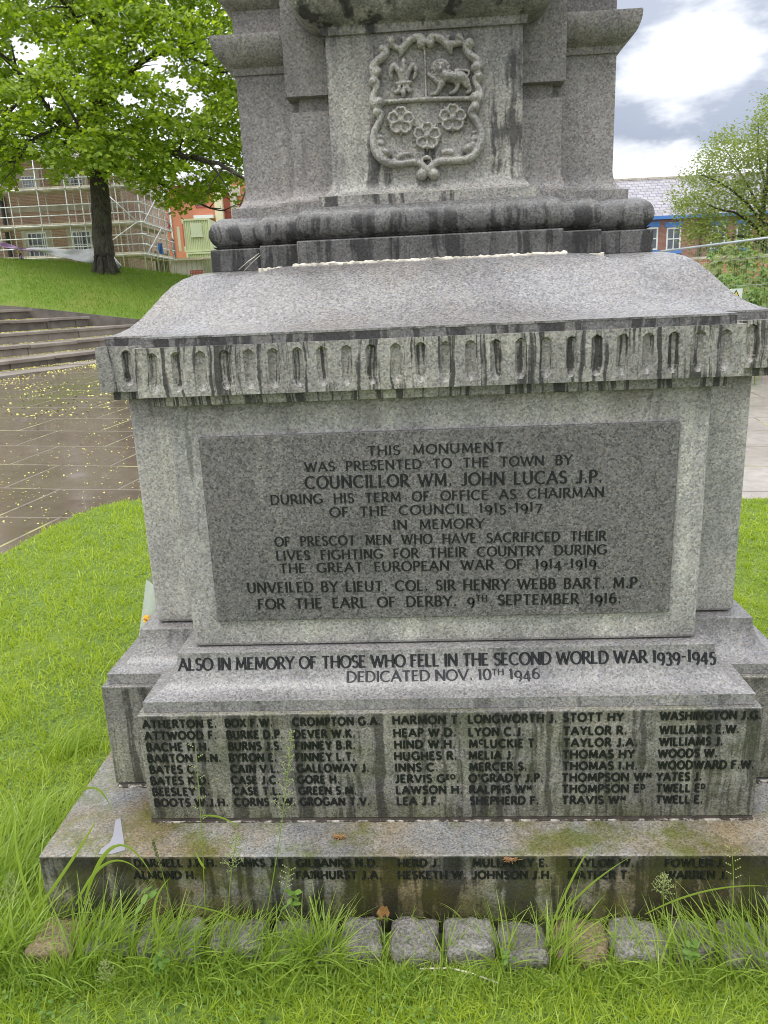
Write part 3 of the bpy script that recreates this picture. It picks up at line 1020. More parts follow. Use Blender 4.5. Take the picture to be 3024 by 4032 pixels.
def inv(v):
    return v.x / S, v.y / S, v.z / S - ZU


YP = 0.1462
L = Letters(flat_map(YP), 0.22, 0.135, True, 4, 0.0016)
for txt, xl, yl, xr, yr, hp, wsp in INS:
    a = inv(on_y(xl, yl, YP * S))
    b = inv(on_y(xr, yr, YP * S))
    at = inv(on_y(xl, yl - hp, YP * S))
    L.line(txt, a[0], b[0], a[2], b[2], at[2] - a[2], 0.16, wsp)
L.mb.build('inscription', M['lead'], tablet)

# second dedication follows the hollow of the moulding
prof = [(0.0205 + (i - 0.0205), z) for i, z in cav]
seg = [0.0]
for (i0, z0), (i1, z1) in zip(prof[:-1], prof[1:]):
    seg.append(seg[-1] + math.hypot(i1 - i0, z1 - z0))


def mould_map(u, v, h):
    v = min(max(v, 0.0), seg[-1] - 1e-6)
    k = 0
    while k < len(seg) - 2 and seg[k + 1] < v:
        k += 1
    t = (v - seg[k]) / (seg[k + 1] - seg[k])
    (i0, z0), (i1, z1) = prof[k], prof[k + 1]
    y, z = i0 + (i1 - i0) * t, z0 + (z1 - z0) * t
    ln = math.hypot(i1 - i0, z1 - z0)
    ny, nz = -(z1 - z0) / ln, (i1 - i0) / ln
    return (u * S, y * S + ny * h, (z + ZU) * S + nz * h)


def hit_mould(px, py):
    """survey x and arc length where a pixel's ray meets the hollow"""
    best = None
    for k in range(0, 401):
        v = seg[-1] * k / 400
        q = Vector(mould_map(0, v, 0))
        r = ray(px, py)
        t = (q.y - CAM[1]) / r[1]
        e = abs(CAM[2] + r[2] * t - q.z)
        if best is None or e < best[0]:
            best = (e, (CAM[0] + r[0] * t) / S, v)
    return best[1], best[2]


L = Letters(mould_map, 0.23, 0.14, True, 4, 0.0016)
for txt, l, r, hp, wsp in (('ALSO IN MEMORY OF THOSE WHO FELL IN THE SECOND WORLD WAR 1939-1945', (704, 2640), (2818, 2604), 46, .38),
                           ('DEDICATED NOV. 10^TH^ 1946', (1365, 2686), (2125, 2672), 41, .36)):
    a, b, t = hit_mould(*l), hit_mould(*r), hit_mould(l[0], l[1] - hp)
    L.line(txt, a[0], b[0], a[1], b[1], t[1] - a[1], 0.10, wsp)
L.mb.build('dedication', M['lead'], moulding)

COLS = [(-0.982, 'ATHERTON E.|ATTWOOD F.|BACHE H.H.|BARTON M.N.|BATES C.|BATES K.D.|BEESLEY R.|BOOTS W.J.H.', .245),
        (-0.708, 'BOX F.W.|BURKE D.P.|BURNS J.S.|BYRON E.|CAIN V.L.|CASE J.C.|CASE T.L.|CORNS T.W.', .155),
        (-0.486, 'CROMPTON G.A.|DEVER W.K.|FINNEY B.R.|FINNEY L.T.|GALLOWAY J.|GORE H.|GREEN S.M.|GROGAN T.V.', .285),
        (-0.161, 'HARMON T.|HEAP W.D.|HIND W.H.|HUGHES R.|INNS C.|JERVIS G^EO^.|LAWSON H.|LEA J.F.', .22),
        (0.081, 'LONGWORTH J.|LYON C.J.|M^C^LUCKIE T.|MELIA J.|MERCER S.|O\'GRADY J.P.|RALPHS W^M^|SHEPHERD F.', .28),
        (0.382, 'STOTT HY|TAYLOR R.|TAYLOR J.A.|THOMAS HY|THOMAS I.H.|THOMPSON W^M^|THOMPSON E^D^|TRAVIS W^M^', .21),
        (0.684, 'WASHINGTON J.G.|WILLIAMS E.W.|WILLIAMS J.|WOODS W.|WOODWARD F.W.|YATES J.|TWELL E^D^|TWELL E.', .31)]
for x0, names, w0 in COLS:
    L = Letters(flat_map(0.0), 0.275, 0.275, False, 2, 0.0022)
    nl = names.split('|')
    h = 0.0285
    full = L.measure(nl[0], 0.17, 0.42) * h
    sx = w0 / full if x0 < 0.3 or x0 > 0.6 else 1.05
    sx = min(max(sx, 0.82), 1.12)
    for r, t in enumerate(nl):
        z = 0.358 - (0.358 - 0.0595) * r / 7 + (0.004 * (x0 + .98) if r == 0 else 0)
        L.line(t, x0 + 0.0006 * ((r * 37) % 5), None, z, z, h, 0.17, 0.42, sx)
    L.mb.build('name_column', M['lead'], names_block)
PL = [(530, 'DARNELL J.R.H.', 'ALMOND H.'), (905, 'BANKS J.E.', ''), (1168, 'GILBANKS N.D.', 'FAIRHURST J.A.'), (1568, 'HERD J.', 'HESKETH W.'),
      (1862, 'MULLANEY E.', 'JOHNSON J.H.'), (2236, 'TAYLOR W.', 'MATHER T.'), (2618, 'FOWLER J.', 'WARREN J.')]
for px, n1_, n2_ in PL:
    L = Letters(flat_map(-0.166), 0.275, 0.275, False, 2, 0.0022)
    for n_, py in ((n1_, 3411), (n2_, 3459)):
        if n_:
            a = inv(on_y(px, py, -0.166 * S))
            L.line(n_, a[0], None, a[2], a[2], 0.0285, 0.16, 0.42, 1.0)
    L.mb.build('name_column', M['lead'], plinth)

# ------------------------------------------------------------------ carved shield
YS = 0.6262 * S
KS = 0.33153
SCL = (on_y(1900, 400, YS) - on_y(1400, 400, YS)).length / 500 * KS     # metres per sketch unit


def sk(x, y, out=0.0):
    p = on_y(1400 + KS * x, 100 + KS * y, YS)
    p.y -= out
    return p


def chain(mb, pts, out=0.0, flat=1.0):
    """rounded carved band through (x, y, r)"""
    P3 = [(sk(x, y, (out + 0.55 * r) * SCL), r * SCL) for x, y, r in pts]
    # Catmull-Rom resample
    res = []
    n = len(P3)
    for i in range(n - 1):
        p0, p1, p2, p3 = P3[max(i - 1, 0)], P3[i], P3[i + 1], P3[min(i + 2, n - 1)]
        for k in range(5):
            t = k / 5
            f = lambda a, b, c, d: 0.5 * ((2 * b) + (c - a) * t + (2 * a - 5 * b + 4 * c - d) * t * t + (3 * b - a - 3 * c + d) * t * t * t)
            res.append((Vector([f(p0[0][j], p1[0][j], p2[0][j], p3[0][j]) for j in range(3)]), f(p0[1], p1[1], p2[1], p3[1])))
    res.append(P3[-1])
    for (a, ra), (b, rb) in zip(res[:-1], res[1:]):
        if (b - a).length > 1e-5:
            mb.tube([a, b], [ra, rb], 10)
    for p, r in res:
        mb.ball(p, r, 10, 6)


def carve(mb, name, parent, vox):
    mb.v = [(x, YS + (y - YS) * 1.8, z) for x, y, z in mb.v]
    o = mb.build(name, M['granite_shield'], parent)
    r = o.modifiers.new('weld', 'REMESH')
    r.mode = 'VOXEL'
    r.voxel_size = vox
    r.use_smooth_shade = True
    s_ = o.modifiers.new('soften', 'SMOOTH')
    s_.factor = 0.5
    s_.iterations = 1
    return o


mb = MB()
SCR = [
    [(425, 200, 55), (450, 260, 34), (520, 285, 36)],
    [(530, 370, 20), (560, 300, 42), (610, 225, 45), (690, 165, 42), (770, 152, 40), (812, 200, 34), (770, 238, 48)],
    [(560, 165, 26), (625, 190, 24)],
    [(1135, 340, 20), (1105, 270, 42), (1050, 205, 45), (980, 160, 42), (900, 150, 40), (858, 190, 34), (890, 232, 48)],
    [(1100, 145, 26), (1040, 180, 24)],
    [(1225, 155, 46), (1250, 215, 34), (1130, 235, 38)],
    [(318, 295, 46), (360, 290, 40), (355, 360, 44), (260, 440, 46), (202, 520, 45), (222, 590, 45), (272, 565, 50)],
    [(212, 685, 56), (255, 690, 40), (245, 780, 42), (205, 870, 44), (222, 950, 50), (285, 930, 60)],
    [(300, 925, 30), (600, 900, 27), (900, 882, 27), (1380, 878, 30)],
    [(1457, 628, 56), (1415, 655, 40), (1440, 740, 40), (1482, 830, 42), (1465, 905, 45), (1412, 872, 60)],
    [(1345, 240, 60), (1310, 295, 42), (1370, 380, 46), (1445, 430, 46), (1475, 510, 42), (1418, 520, 56)],
    [(252, 1045, 52), (310, 1060, 40), (285, 1150, 40), (230, 1270, 44), (215, 1400, 48), (262, 1540, 52), (370, 1630, 52), (500, 1655, 46), (640, 1632, 42), (750, 1640, 42), (815, 1700, 45), (842, 1760, 36)],
    [(1410, 990, 62), (1362, 1050, 42), (1420, 1130, 46), (1480, 1250, 48), (1490, 1380, 52), (1445, 1500, 52), (1345, 1590, 50), (1200, 1612, 46), (1000, 1622, 45), (905, 1680, 46), (862, 1760, 36)],
    [(250, 1310, 24), (310, 1345, 34)], [(255, 1390, 28), (315, 1415, 40)], [(290, 1480, 34), (370, 1520, 52), (410, 1525, 36)], [(470, 1600, 36), (560, 1555, 48), (650, 1545, 40)],
    [(1455, 1270, 24), (1400, 1285, 30)], [(1460, 1340, 28), (1395, 1365, 38)], [(1420, 1430, 34), (1335, 1465, 52), (1290, 1490, 34)], [(1220, 1575, 36), (1130, 1520, 50), (1050, 1515, 40)],
    [(818, 280, 16), (830, 600, 14), (838, 855, 13)],
    [(800, 1590, 20), (845, 1570, 26), (890, 1590, 20)],
]
for s_ in SCR:
    chain(mb, s_)
mb.ball(sk(785, 1778, 10 * SCL), 70 * SCL, 14, 9)
mb.ball(sk(932, 1775, 10 * SCL), 73 * SCL, 14, 9)
shield = carve(mb, 'carved_shield', mem, 0.0026)
mb = MB()
for s_ in ([(565, 385, 8), (572, 450, 34), (575, 560, 32), (578, 680, 20)],
           [(540, 680, 20), (515, 560, 32), (455, 490, 34), (418, 560, 30), (430, 645, 18)],
           [(615, 650, 20), (640, 545, 30), (685, 485, 32), (722, 545, 30), (690, 640, 18)],
           [(492, 705, 24), (650, 690, 24)], [(575, 740, 18), (568, 825, 28), (572, 872, 8)],
           [(520, 745, 24), (505, 800, 24), (468, 800, 20)], [(622, 745, 24), (642, 790, 24), (662, 775, 18)]):
    chain(mb, s_, out=6)
carve(mb, 'fleur_de_lis', shield, 0.0020)
mb = MB()
for s_ in ([(1045, 610, 56), (1150, 632, 60), (1250, 635, 60), (1312, 690, 46)],
           [(1000, 700, 34), (930, 645, 26), (868, 590, 20)], [(1030, 700, 40), (985, 780, 28), (960, 815, 24), (905, 832, 20)],
           [(1205, 690, 40), (1205, 750, 28), (1160, 805, 24), (1125, 815, 20)], [(1305, 700, 44), (1350, 750, 28), (1350, 795, 24), (1312, 805, 18)],
           [(1315, 630, 15), (1352, 560, 15), (1285, 542, 15), (1175, 545, 14), (1225, 518, 10)]):
    chain(mb, s_, out=8)
mb.ball(sk(1012, 510, 24 * SCL), 66 * SCL, 14, 9)
for k in range(15):
    a = 2 * PI * k / 15
    mb.ball(sk(1012 + 88 * math.cos(a), 512 + 88 * math.sin(a), 14 * SCL), 26 * SCL, 8, 5)
    mb.ball(sk(1012 + 108 * math.cos(a + .2), 520 + 112 * math.sin(a + .2), 4 * SCL), 22 * SCL, 8, 5)
mb.ball(sk(1004, 560, 74 * SCL), 30 * SCL, 10, 6)
mb.ball(sk(1004, 520, 84 * SCL), 16 * SCL, 8, 5)
mb.ball(sk(978, 485, 74 * SCL), 15 * SCL, 8, 5)
mb.ball(sk(1036, 485, 74 * SCL), 15 * SCL, 8, 5)
carve(mb, 'lion', shield, 0.0020)
for cx, cy in ((540, 1140), (1152, 1108), (850, 1322)):
    mb = MB()
    for k in range(5):
        a = R_(-90 + 72 * k)
        px_, py_ = cx + 98 * math.cos(a), cy + 98 * math.sin(a)
        arc = []
        for j in range(-5, 6):
            b = a + R_(26 * j)
            rr = 60 + (-12 if j == 0 else 0)
            arc.append((px_ + rr * math.cos(b), py_ + rr * math.sin(b), 17))
        chain(mb, arc, out=16)
        mb.ball(sk(px_, py_, 0), (60 * SCL, 24 * SCL, 60 * SCL), 12, 6)
        b = a + R_(36)
        chain(mb, [(cx + 120 * math.cos(b), cy + 120 * math.sin(b), 24), (cx + 182 * math.cos(b), cy + 182 * math.sin(b), 7)], out=3)
        chain(mb, [(cx + 40 * math.cos(b), cy + 40 * math.sin(b), 12), (cx + 80 * math.cos(b), cy + 80 * math.sin(b), 7)], out=16)
    mb.ball(sk(cx, cy, 12 * SCL), 44 * SCL, 12, 8)
    carve(mb, 'rose', shield, 0.0020)

# ------------------------------------------------------------------ ground, lawn, paving
def sheet(name, pts, z, mat, kind='structure'):
    mb = MB()
    mb.add([(x, y, z) for x, y in pts], [tuple(range(len(pts)))])
    return tag(mb.build(name, mat), kind=kind)


sheet('ground', [(-700, -60), (700, -60), (700, 1200), (-700, 1200)], -0.30, M['ground'])
LAWN_L = [on_z(x, y, 0.0) for x, y in ((600, 1968), (550, 1969), (480, 1974), (420, 1986), (360, 2005), (300, 2030), (240, 2056), (170, 2092), (100, 2130), (0, 2190), (-150, 2290), (-350, 2450), (-600, 2750))]
yR = on_z(2985, 1955, 0.0).y
LAWN = [(p.x, p.y) for p in LAWN_L][::-1] + [(-1.2, LAWN_L[0].y + 0.02), (1.5, yR), (9, yR - 0.4), (9, -4), (LAWN_L[-1].x - 2, -4)]
LAWN = np.array(LAWN)


def inside(poly, x, y):
    c = np.zeros(len(x), bool)
    n = len(poly)
    for i in range(n):
        x0, y0 = poly[i]
        x1, y1 = poly[(i + 1) % n]
        cond = ((y0 > y) != (y1 > y))
        xi = (x1 - x0) * (y - y0) / ((y1 - y0) if y1 != y0 else 1e-9) + x0
        c ^= cond & (x < xi)
    return c


mb = MB()
n_ = len(LAWN)
mb.add([(x, y, 0.0) for x, y in LAWN] + [(x, y, -0.06) for x, y in LAWN], [tuple(range(n_))] + [(i, n_ + i, n_ + (i + 1) % n_, (i + 1) % n_) for i in range(n_)])
tag(mb.build('lawn', M['lawn']), kind='structure')

PU = np.array([-0.55, 0.835])
PP = np.array([LAWN_L[3].x, LAWN_L[3].y])


def pave_z(x, y):
    s_ = (x - PP[0]) * PU[0] + (y - PP[1]) * PU[1]
    return -0.022 + 0.030 * max(0.0, s_ - 0.8)


mb = MB()
gx = np.linspace(-24, 12, 37)
gy = np.linspace(-6, 24, 31)
mb.add([(x, y, pave_z(x, y)) for y in gy for x in gx], [(j * 37 + i, j * 37 + i + 1, (j + 1) * 37 + i + 1, (j + 1) * 37 + i) for j in range(30) for i in range(36)])
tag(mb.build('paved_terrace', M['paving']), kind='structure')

# ------------------------------------------------------------------ grass bank
BOT = [(-500, 1165, 27.5), (-200, 1190, 26.4), (100, 1213, 25.2), (250, 1228, 25.6), (400, 1245, 26.0), (560, 1262, 26.6), (800, 1290, 27), (1000, 1300, 27)]
TOPP = [(-500, 990, 34), (-200, 1006, 33), (60, 1020, 32.6), (250, 1029, 32.4), (430, 1046, 32.2), (620, 1070, 32), (790, 1092, 31.5), (1000, 1118, 31)]
mb = MB()
rows = 13
vs = []
for k in range(rows):
    t = k / (rows - 1)
    for (bx, by, bd), (tx, ty, td) in zip(BOT, TOPP):
        b, t_p = P(bx, by, bd), P(tx, ty, td)
        p = b.lerp(t_p, t)
        p.z += 0.30 * math.sin(PI * t)
        vs.append(p)
for (tx, ty, td) in TOPP:
    p = P(tx, ty, td)
    p2 = P(tx, ty, td + 45)
    vs.append((p2.x, p2.y, p.z - 0.9))
nb = len(BOT)
mb.add(vs, [(k * nb + i, k * nb + i + 1, (k + 1) * nb + i + 1, (k + 1) * nb + i) for k in range(rows) for i in range(nb - 1)])
bank = mb.build('grass_bank', M['bank'], smooth=True)
tag(bank, kind='structure')
mb = MB()
vs = []
for bx, by, bd in BOT:
    p = P(bx, by, bd)
    n2 = Vector((0.35, -0.93, 0)) * 0.22
    vs += [p + Vector((0, 0, -2.2)) + n2, p + n2 + Vector((0, 0, 0.03)), p + Vector((0, 0.05, 0.03)), p + Vector((0, 0.05, -2.2))]
mb.add(vs, [(i * 4 + q, (i + 1) * 4 + q, (i + 1) * 4 + (q + 1) % 4, i * 4 + (q + 1) % 4) for i in range(nb - 1) for q in range(4)])
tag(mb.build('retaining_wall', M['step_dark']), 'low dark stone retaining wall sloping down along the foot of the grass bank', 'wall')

nbk = 30000
ub, tb = rng.uniform(0, 1, nbk), rng.uniform(0, 1, nbk) ** 0.8
bx_ = np.array([[*P(a, b, c)] for a, b, c in BOT])
tx_ = np.array([[*P(a, b, c)] for a, b, c in TOPP])
seg_i = np.minimum((ub * (nb - 2)).astype(int), nb - 3)
fr_ = ub * (nb - 2) - seg_i
pb_ = bx_[seg_i] * (1 - fr_)[:, None] + bx_[seg_i + 1] * fr_[:, None]
pt_ = tx_[seg_i] * (1 - fr_)[:, None] + tx_[seg_i + 1] * fr_[:, None]
bb_ = pb_ * (1 - tb)[:, None] + pt_ * tb[:, None]
bb_[:, 2] += 0.30 * np.sin(PI * tb) - .01

# broad stone terrace steps
a0, b0 = P(0, 1480, 17.0), P(395, 1428, 19.9)
sdir = Vector((b0.x - a0.x, b0.y - a0.y, 0)).normalized()
sperp = Vector((-sdir.y, sdir.x, 0))
if sperp.y < 0:
    sperp = -sperp
STEPS = [(1480, 17.0, 640), (1423, 18.3, 640), (1368, 19.6, 620), (1316, 20.9, 600), (1264, 22.3, 352), (1221, 23.7, 128)]
steps_root = empty('terrace_steps', P(0, 1480, 17.0), 'flight of broad stone terrace steps strewn with yellow blossom beside the paving', 'steps')
rs = random.Random(5)
prev_z = 0.2
STEP_EDGES = []
for k, (py, d, xr) in enumerate(STEPS):
    L0 = P(0, py, d)
    # right end: slide along the step direction until it reaches the wanted column
    s_hi = 0.0
    for q in range(4000):
        p = L0 + sdir * (q * 0.01)
        v = RM.T @ (np.array(p) - CAM)
        if 1512 + FPX * v[0] / v[1] > xr:
            break
        s_hi = q * 0.01
    z1 = L0.z
    STEP_EDGES.append((L0.copy(), s_hi))

    def fr(s_, o, z):
        q = L0 + sdir * s_ + sperp * o
        return Vector((q.x, q.y, z))
    th = 0.085
    mb = MB()
    x = -7.0
    while x < s_hi:
        ln = min(rs.uniform(1.3, 1.9), s_hi - x)
        if ln < 0.4:
            ln = s_hi - x
        jz = rs.uniform(-0.012, 0.012)
        jo = rs.uniform(-0.03, 0.03)
        mb.box((x + 0.006, jo, z1 - th + jz), (x + ln - 0.006, 2.4, z1 + jz), frame=fr)
        x += ln + 1e-4
    mb.build('tread', M['step'], steps_root, bevel=0.012)
    mb = MB()
    x = -7.0
    zb = prev_z - 0.35
    while x < s_hi - 0.05:
        ln = min(rs.uniform(0.8, 1.5), s_hi - 0.05 - x)
        mb.box((x + 0.004, 0.07 + rs.uniform(-0.015, 0.03), zb), (x + ln - 0.004, 1.6, z1 - th - 0.004), frame=fr)
        x += ln + 1e-4
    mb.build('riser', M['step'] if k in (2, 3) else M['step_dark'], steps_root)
    prev_z = z1

# ------------------------------------------------------------------ kerb setts along the plinth
SZ = (-0.225 + ZU) * S
SETT_X = [(90, 292), (304, 500), (521, 560 + 30), (606, 775), (800, 1030), (1050, 1222), (1240, 1316), (1332, 1500), (1532, 1734), (1753, 1955), (1978, 2157), (2190, 2405), (2419, 2640), (2658, 2841), (2858, 3040), (3062, 3260)]
from mathutils import noise as mnoise
SETT_WORDS = ['grey granite sett at the far left, half hidden by long grass', 'grey sett second from the left end, buried in long grass', 'narrow stone chip between two setts at the left of the kerb',
              'pale grey sett under the tall plantain stem', 'wide grey sett below the leafy weed left of centre', 'grey sett left of centre with grass lying over it', 'narrow sett left of the tall grass tuft',
              'grey sett just left of the brown dead leaf', 'wet shiny grey sett just right of the brown dead leaf', 'pale shiny sett second right of the dead leaf',
              'dark squarish sett left of the brown rusty sett', 'brown rusty toned sett right of centre', 'flat pale sett just right of the brown rusty sett', 'rough grey sett with a grass tuft in front at the right',
              'grey sett at the right edge of the photo', 'last sett past the right edge of the picture']
rs = random.Random(11)
for k, (xa, xb) in enumerate(SETT_X):
    pa, pb = on_z(xa, 3742, SZ), on_z(xb, 3738, SZ)
    x0, x1 = pa.x, pb.x
    y0 = -0.318 * S + rs.uniform(-0.008, 0.008)
    y1 = -0.168 * S - 0.004
    zt = SZ + rs.uniform(-0.012, 0.004)
    nx, ny, nz = 12, 11, 6
    bm = bmesh.new()
    bmesh.ops.create_cube(bm, size=2.0)
    bmesh.ops.subdivide_edges(bm, edges=bm.edges[:], cuts=9, use_grid_fill=True)
    cx, cy, cz = (x0 + x1) / 2, (y0 + y1) / 2, (zt - 0.05) / 2
    hx, hy, hz = (x1 - x0) / 2, (y1 - y0) / 2, (zt + 0.05) / 2
    sk1, sk2 = rs.uniform(-0.10, 0.10), rs.uniform(-0.06, 0.06)
    for v in bm.verts:
        p = v.co
        e = 6.5
        n3 = (abs(p.x) ** e + abs(p.y) ** e + abs(p.z) ** e) ** (1 / e)
        q = Vector((p.x / n3, p.y / n3, p.z / n3))
        q = Vector((q.x * hx * (1 + sk2 * q.y), q.y * hy * (1 + sk2 * q.x), q.z * hz + hz * sk1 * 0.4 * q.x * (q.z > 0)))
        nn = mnoise.fractal(Vector((q.x * 14 + k * 7.3, q.y * 14, q.z * 14)), 0.8, 2.0, 4)
        q += q.normalized() * (nn * 0.013)
        v.co = Vector((cx, cy, cz)) + q
    me = bpy.data.meshes.new('granite_sett')
    bm.to_mesh(me)
    bm.free()
    me.polygons.foreach_set('use_smooth', [True] * len(me.polygons))
    me.materials.append(M['sett_brown' if k in (0, 11) else 'sett_pale' if k in (3, 9, 12) else 'sett_dark' if k in (5, 10, 13) else 'sett'])
    o = bpy.data.objects.new('granite_sett', me)
    # origin at the stone's base
    me.transform(Matrix.Translation((-cx, -cy, 0.05)))
    o.location = (cx, cy, -0.05)
    col.objects.link(o)
    tag(o, SETT_WORDS[k], 'sett', 'granite setts along the foot of the plinth')

# ------------------------------------------------------------------ grass
PLX, PLY = 1.3165 * S, -0.166 * S


def blades(base, length, width, lean, az, k=4, droop=0.5):
    """base (N,3) -> rows (N,k,2,3): curved tapering ribbons"""
    N_ = len(base)
    d = np.stack([np.cos(az), np.sin(az), np.zeros(N_)], 1)
    side = np.stack([-np.sin(az), np.cos(az), np.zeros(N_)], 1)
    # ribbons face random ways
    tw = rng.uniform(0, 2 * PI, N_)
    side = side * np.cos(tw)[:, None] + d * np.sin(tw)[:, None]
    rows = np.zeros((N_, k, 2, 3))
    ang = lean.copy()
    p = base.copy()
    seg_ = length / (k - 1)
    for i in range(k):
        t = i / (k - 1)
        wdt = width * (1 - t ** 1.6) * 0.5 + 0.0001
        rows[:, i, 0] = p - side * wdt[:, None]
        rows[:, i, 1] = p + side * wdt[:, None]
        ang = ang + droop * lean
        step = d * np.sin(np.minimum(ang, 2.6))[:, None]
        step[:, 2] = np.cos(np.minimum(ang, 2.6))
        p = p + step * seg_[:, None]
    return rows


def visible(x, y, z=0.0, mx=90, my=90):
    v = (np.stack([x - CAM[0], y - CAM[1], np.full_like(x, z) - CAM[2]], 1)) @ RM
    px = 1512 + FPX * v[:, 0] / v[:, 1]
    py = 2016 - FPX * v[:, 2] / v[:, 1]
    return (v[:, 1] > 0.2) & (px > -mx) & (px < 3024 + mx) & (py > -my) & (py < 4032 + 3 * my), v[:, 1]


def sample_lawn(n, power=1.6):
    out = []
    got = 0
    while got < n:
        x = rng.uniform(-4.5, 4.5, 400000)
        y = rng.uniform(-0.75, 5.6, 400000)
        ok, d = visible(x, y)
        pr = np.clip((1.15 / np.maximum(d, 0.8)) ** power, 0, 1)
        ok &= rng.uniform(0, 1, len(x)) < pr
        ok &= inside(LAWN, x, y)
        ok &= ~((np.abs(x) < PLX) & (y > PLY - 0.12) & (y < (2 * YC * S - PLY)))
        p = np.stack([x[ok], y[ok]], 1)
        out.append(p)
        got += len(p)
    return np.concatenate(out)[:n]


tag(strip_mesh('bank_grass', blades(bb_, rng.uniform(.05, .13, nbk), rng.uniform(.012, .022, nbk), rng.uniform(.1, .5, nbk), rng.uniform(0, 6.28, nbk), 3, .4), M['bank_grass']), 'short grass on the bank under the maple', 'grass', kind='stuff')
pts = sample_lawn(135000)
d = np.hypot(pts[:, 0] - CAM[0], pts[:, 1] - CAM[1])
Ng = len(pts)
patch = np.array([mnoise.noise(Vector((p[0] * 3.0, p[1] * 3.0, 0))) for p in pts])
patch2 = np.array([mnoise.noise(Vector((p[0] * 11, p[1] * 11, 4))) for p in pts])
ln = rng.gamma(5, 0.0072, Ng) * (1 + 0.5 * patch + 0.6 * patch2)
keep = rng.uniform(0, 1, Ng) < 0.72 + 0.7 * patch2
pts, d, ln = pts[keep], d[keep], np.maximum(ln[keep], .008)
Ng = len(pts)
base = np.stack([pts[:, 0], pts[:, 1], np.full(Ng, -0.002)], 1)
rows = blades(base, ln, np.maximum(0.0029, 0.00125 * d) * rng.uniform(.6, 1.4, Ng), rng.uniform(0.05, 0.95, Ng), rng.uniform(0, 2 * PI, Ng), 4, 0.55)
tag(strip_mesh('lawn_grass', rows, M['grass']), 'short bright green mown grass', 'grass', kind='stuff')
# clover and daisy leaves in the turf
pts = sample_lawn(9000)
pts = pts[np.array([mnoise.noise(Vector((p[0] * 2.2 + 9, p[1] * 2.2, 3))) > 0.02 for p in pts])]


def leaf_faces(centres, size, template, normal, spin, bend=0.0):
    """template (k,2) outline in leaf space -> (N*k,3)"""
    N_ = len(centres)
    nrm = normal / np.linalg.norm(normal, axis=1, keepdims=True)
    h = np.where(np.abs(nrm[:, 2:3]) > 0.9, np.array([[1.0, 0, 0]]), np.array([[0, 0, 1.0]]))
    u = np.cross(h, nrm)
    u /= np.linalg.norm(u, axis=1, keepdims=True)
    v = np.cross(nrm, u)
    c, s_ = np.cos(spin)[:, None], np.sin(spin)[:, None]
    u2, v2 = u * c + v * s_, -u * s_ + v * c
    T = np.asarray(template)
    out = centres[:, None, :] + size[:, None, None] * (u2[:, None, :] * T[None, :, 0:1] + v2[:, None, :] * T[None, :, 1:2]
                                                     - nrm[:, None, :] * (bend * (T[None, :, 0:1] ** 2 + 0.4 * T[None, :, 1:2] ** 2)))
    return out.reshape(-1, 3)


ROUND = [(math.cos(2 * PI * k / 7), math.sin(2 * PI * k / 7)) for k in range(7)]
OVAL = [(0, 0), (.22, .18), (.3, .45), (.22, .75), (0, 1.05), (-.22, .75), (-.3, .45), (-.22, .18)]
MAPLE = [(0, 0), (.18, .05), (.5, -.02), (.42, .2), (.72, .5), (.38, .5), (.3, .68), (0, 1.05), (-.3, .68), (-.38, .5), (-.72, .5), (-.42, .2), (-.5, -.02), (-.18, .05)]
nc = len(pts)
cen = np.stack([pts[:, 0], pts[:, 1], rng.uniform(0.012, 0.04, nc)], 1)
nr = np.stack([rng.normal(0, .35, nc), rng.normal(0, .35, nc), np.ones(nc)], 1)
tag(big_mesh('clover_leaves', leaf_faces(cen, rng.uniform(0.003, 0.006, nc), ROUND, nr, rng.uniform(0, 6, nc)), 7, M['shrubleaf']), 'small round clover leaves among the mown grass', 'clover', kind='stuff')

# ------------------------------------------------------------------ long grass, weeds and litter round the kerb


def tuft_rows(c, n, lmin, lmax, wmin, wmax, spread, lean=(0.1, 0.6), az=None, droop=0.5, k=7):
    N_ = n
    base = np.stack([c[0] + rng.normal(0, spread, N_), c[1] + rng.normal(0, spread * 0.6, N_), np.full(N_, c[2])], 1)
    a = rng.uniform(0, 2 * PI, N_) if az is None else az + rng.normal(0, 0.8, N_)
    return blades(base, rng.uniform(lmin, lmax, N_), rng.uniform(wmin, wmax, N_), rng.uniform(lean[0], lean[1], N_), a, k, droop)


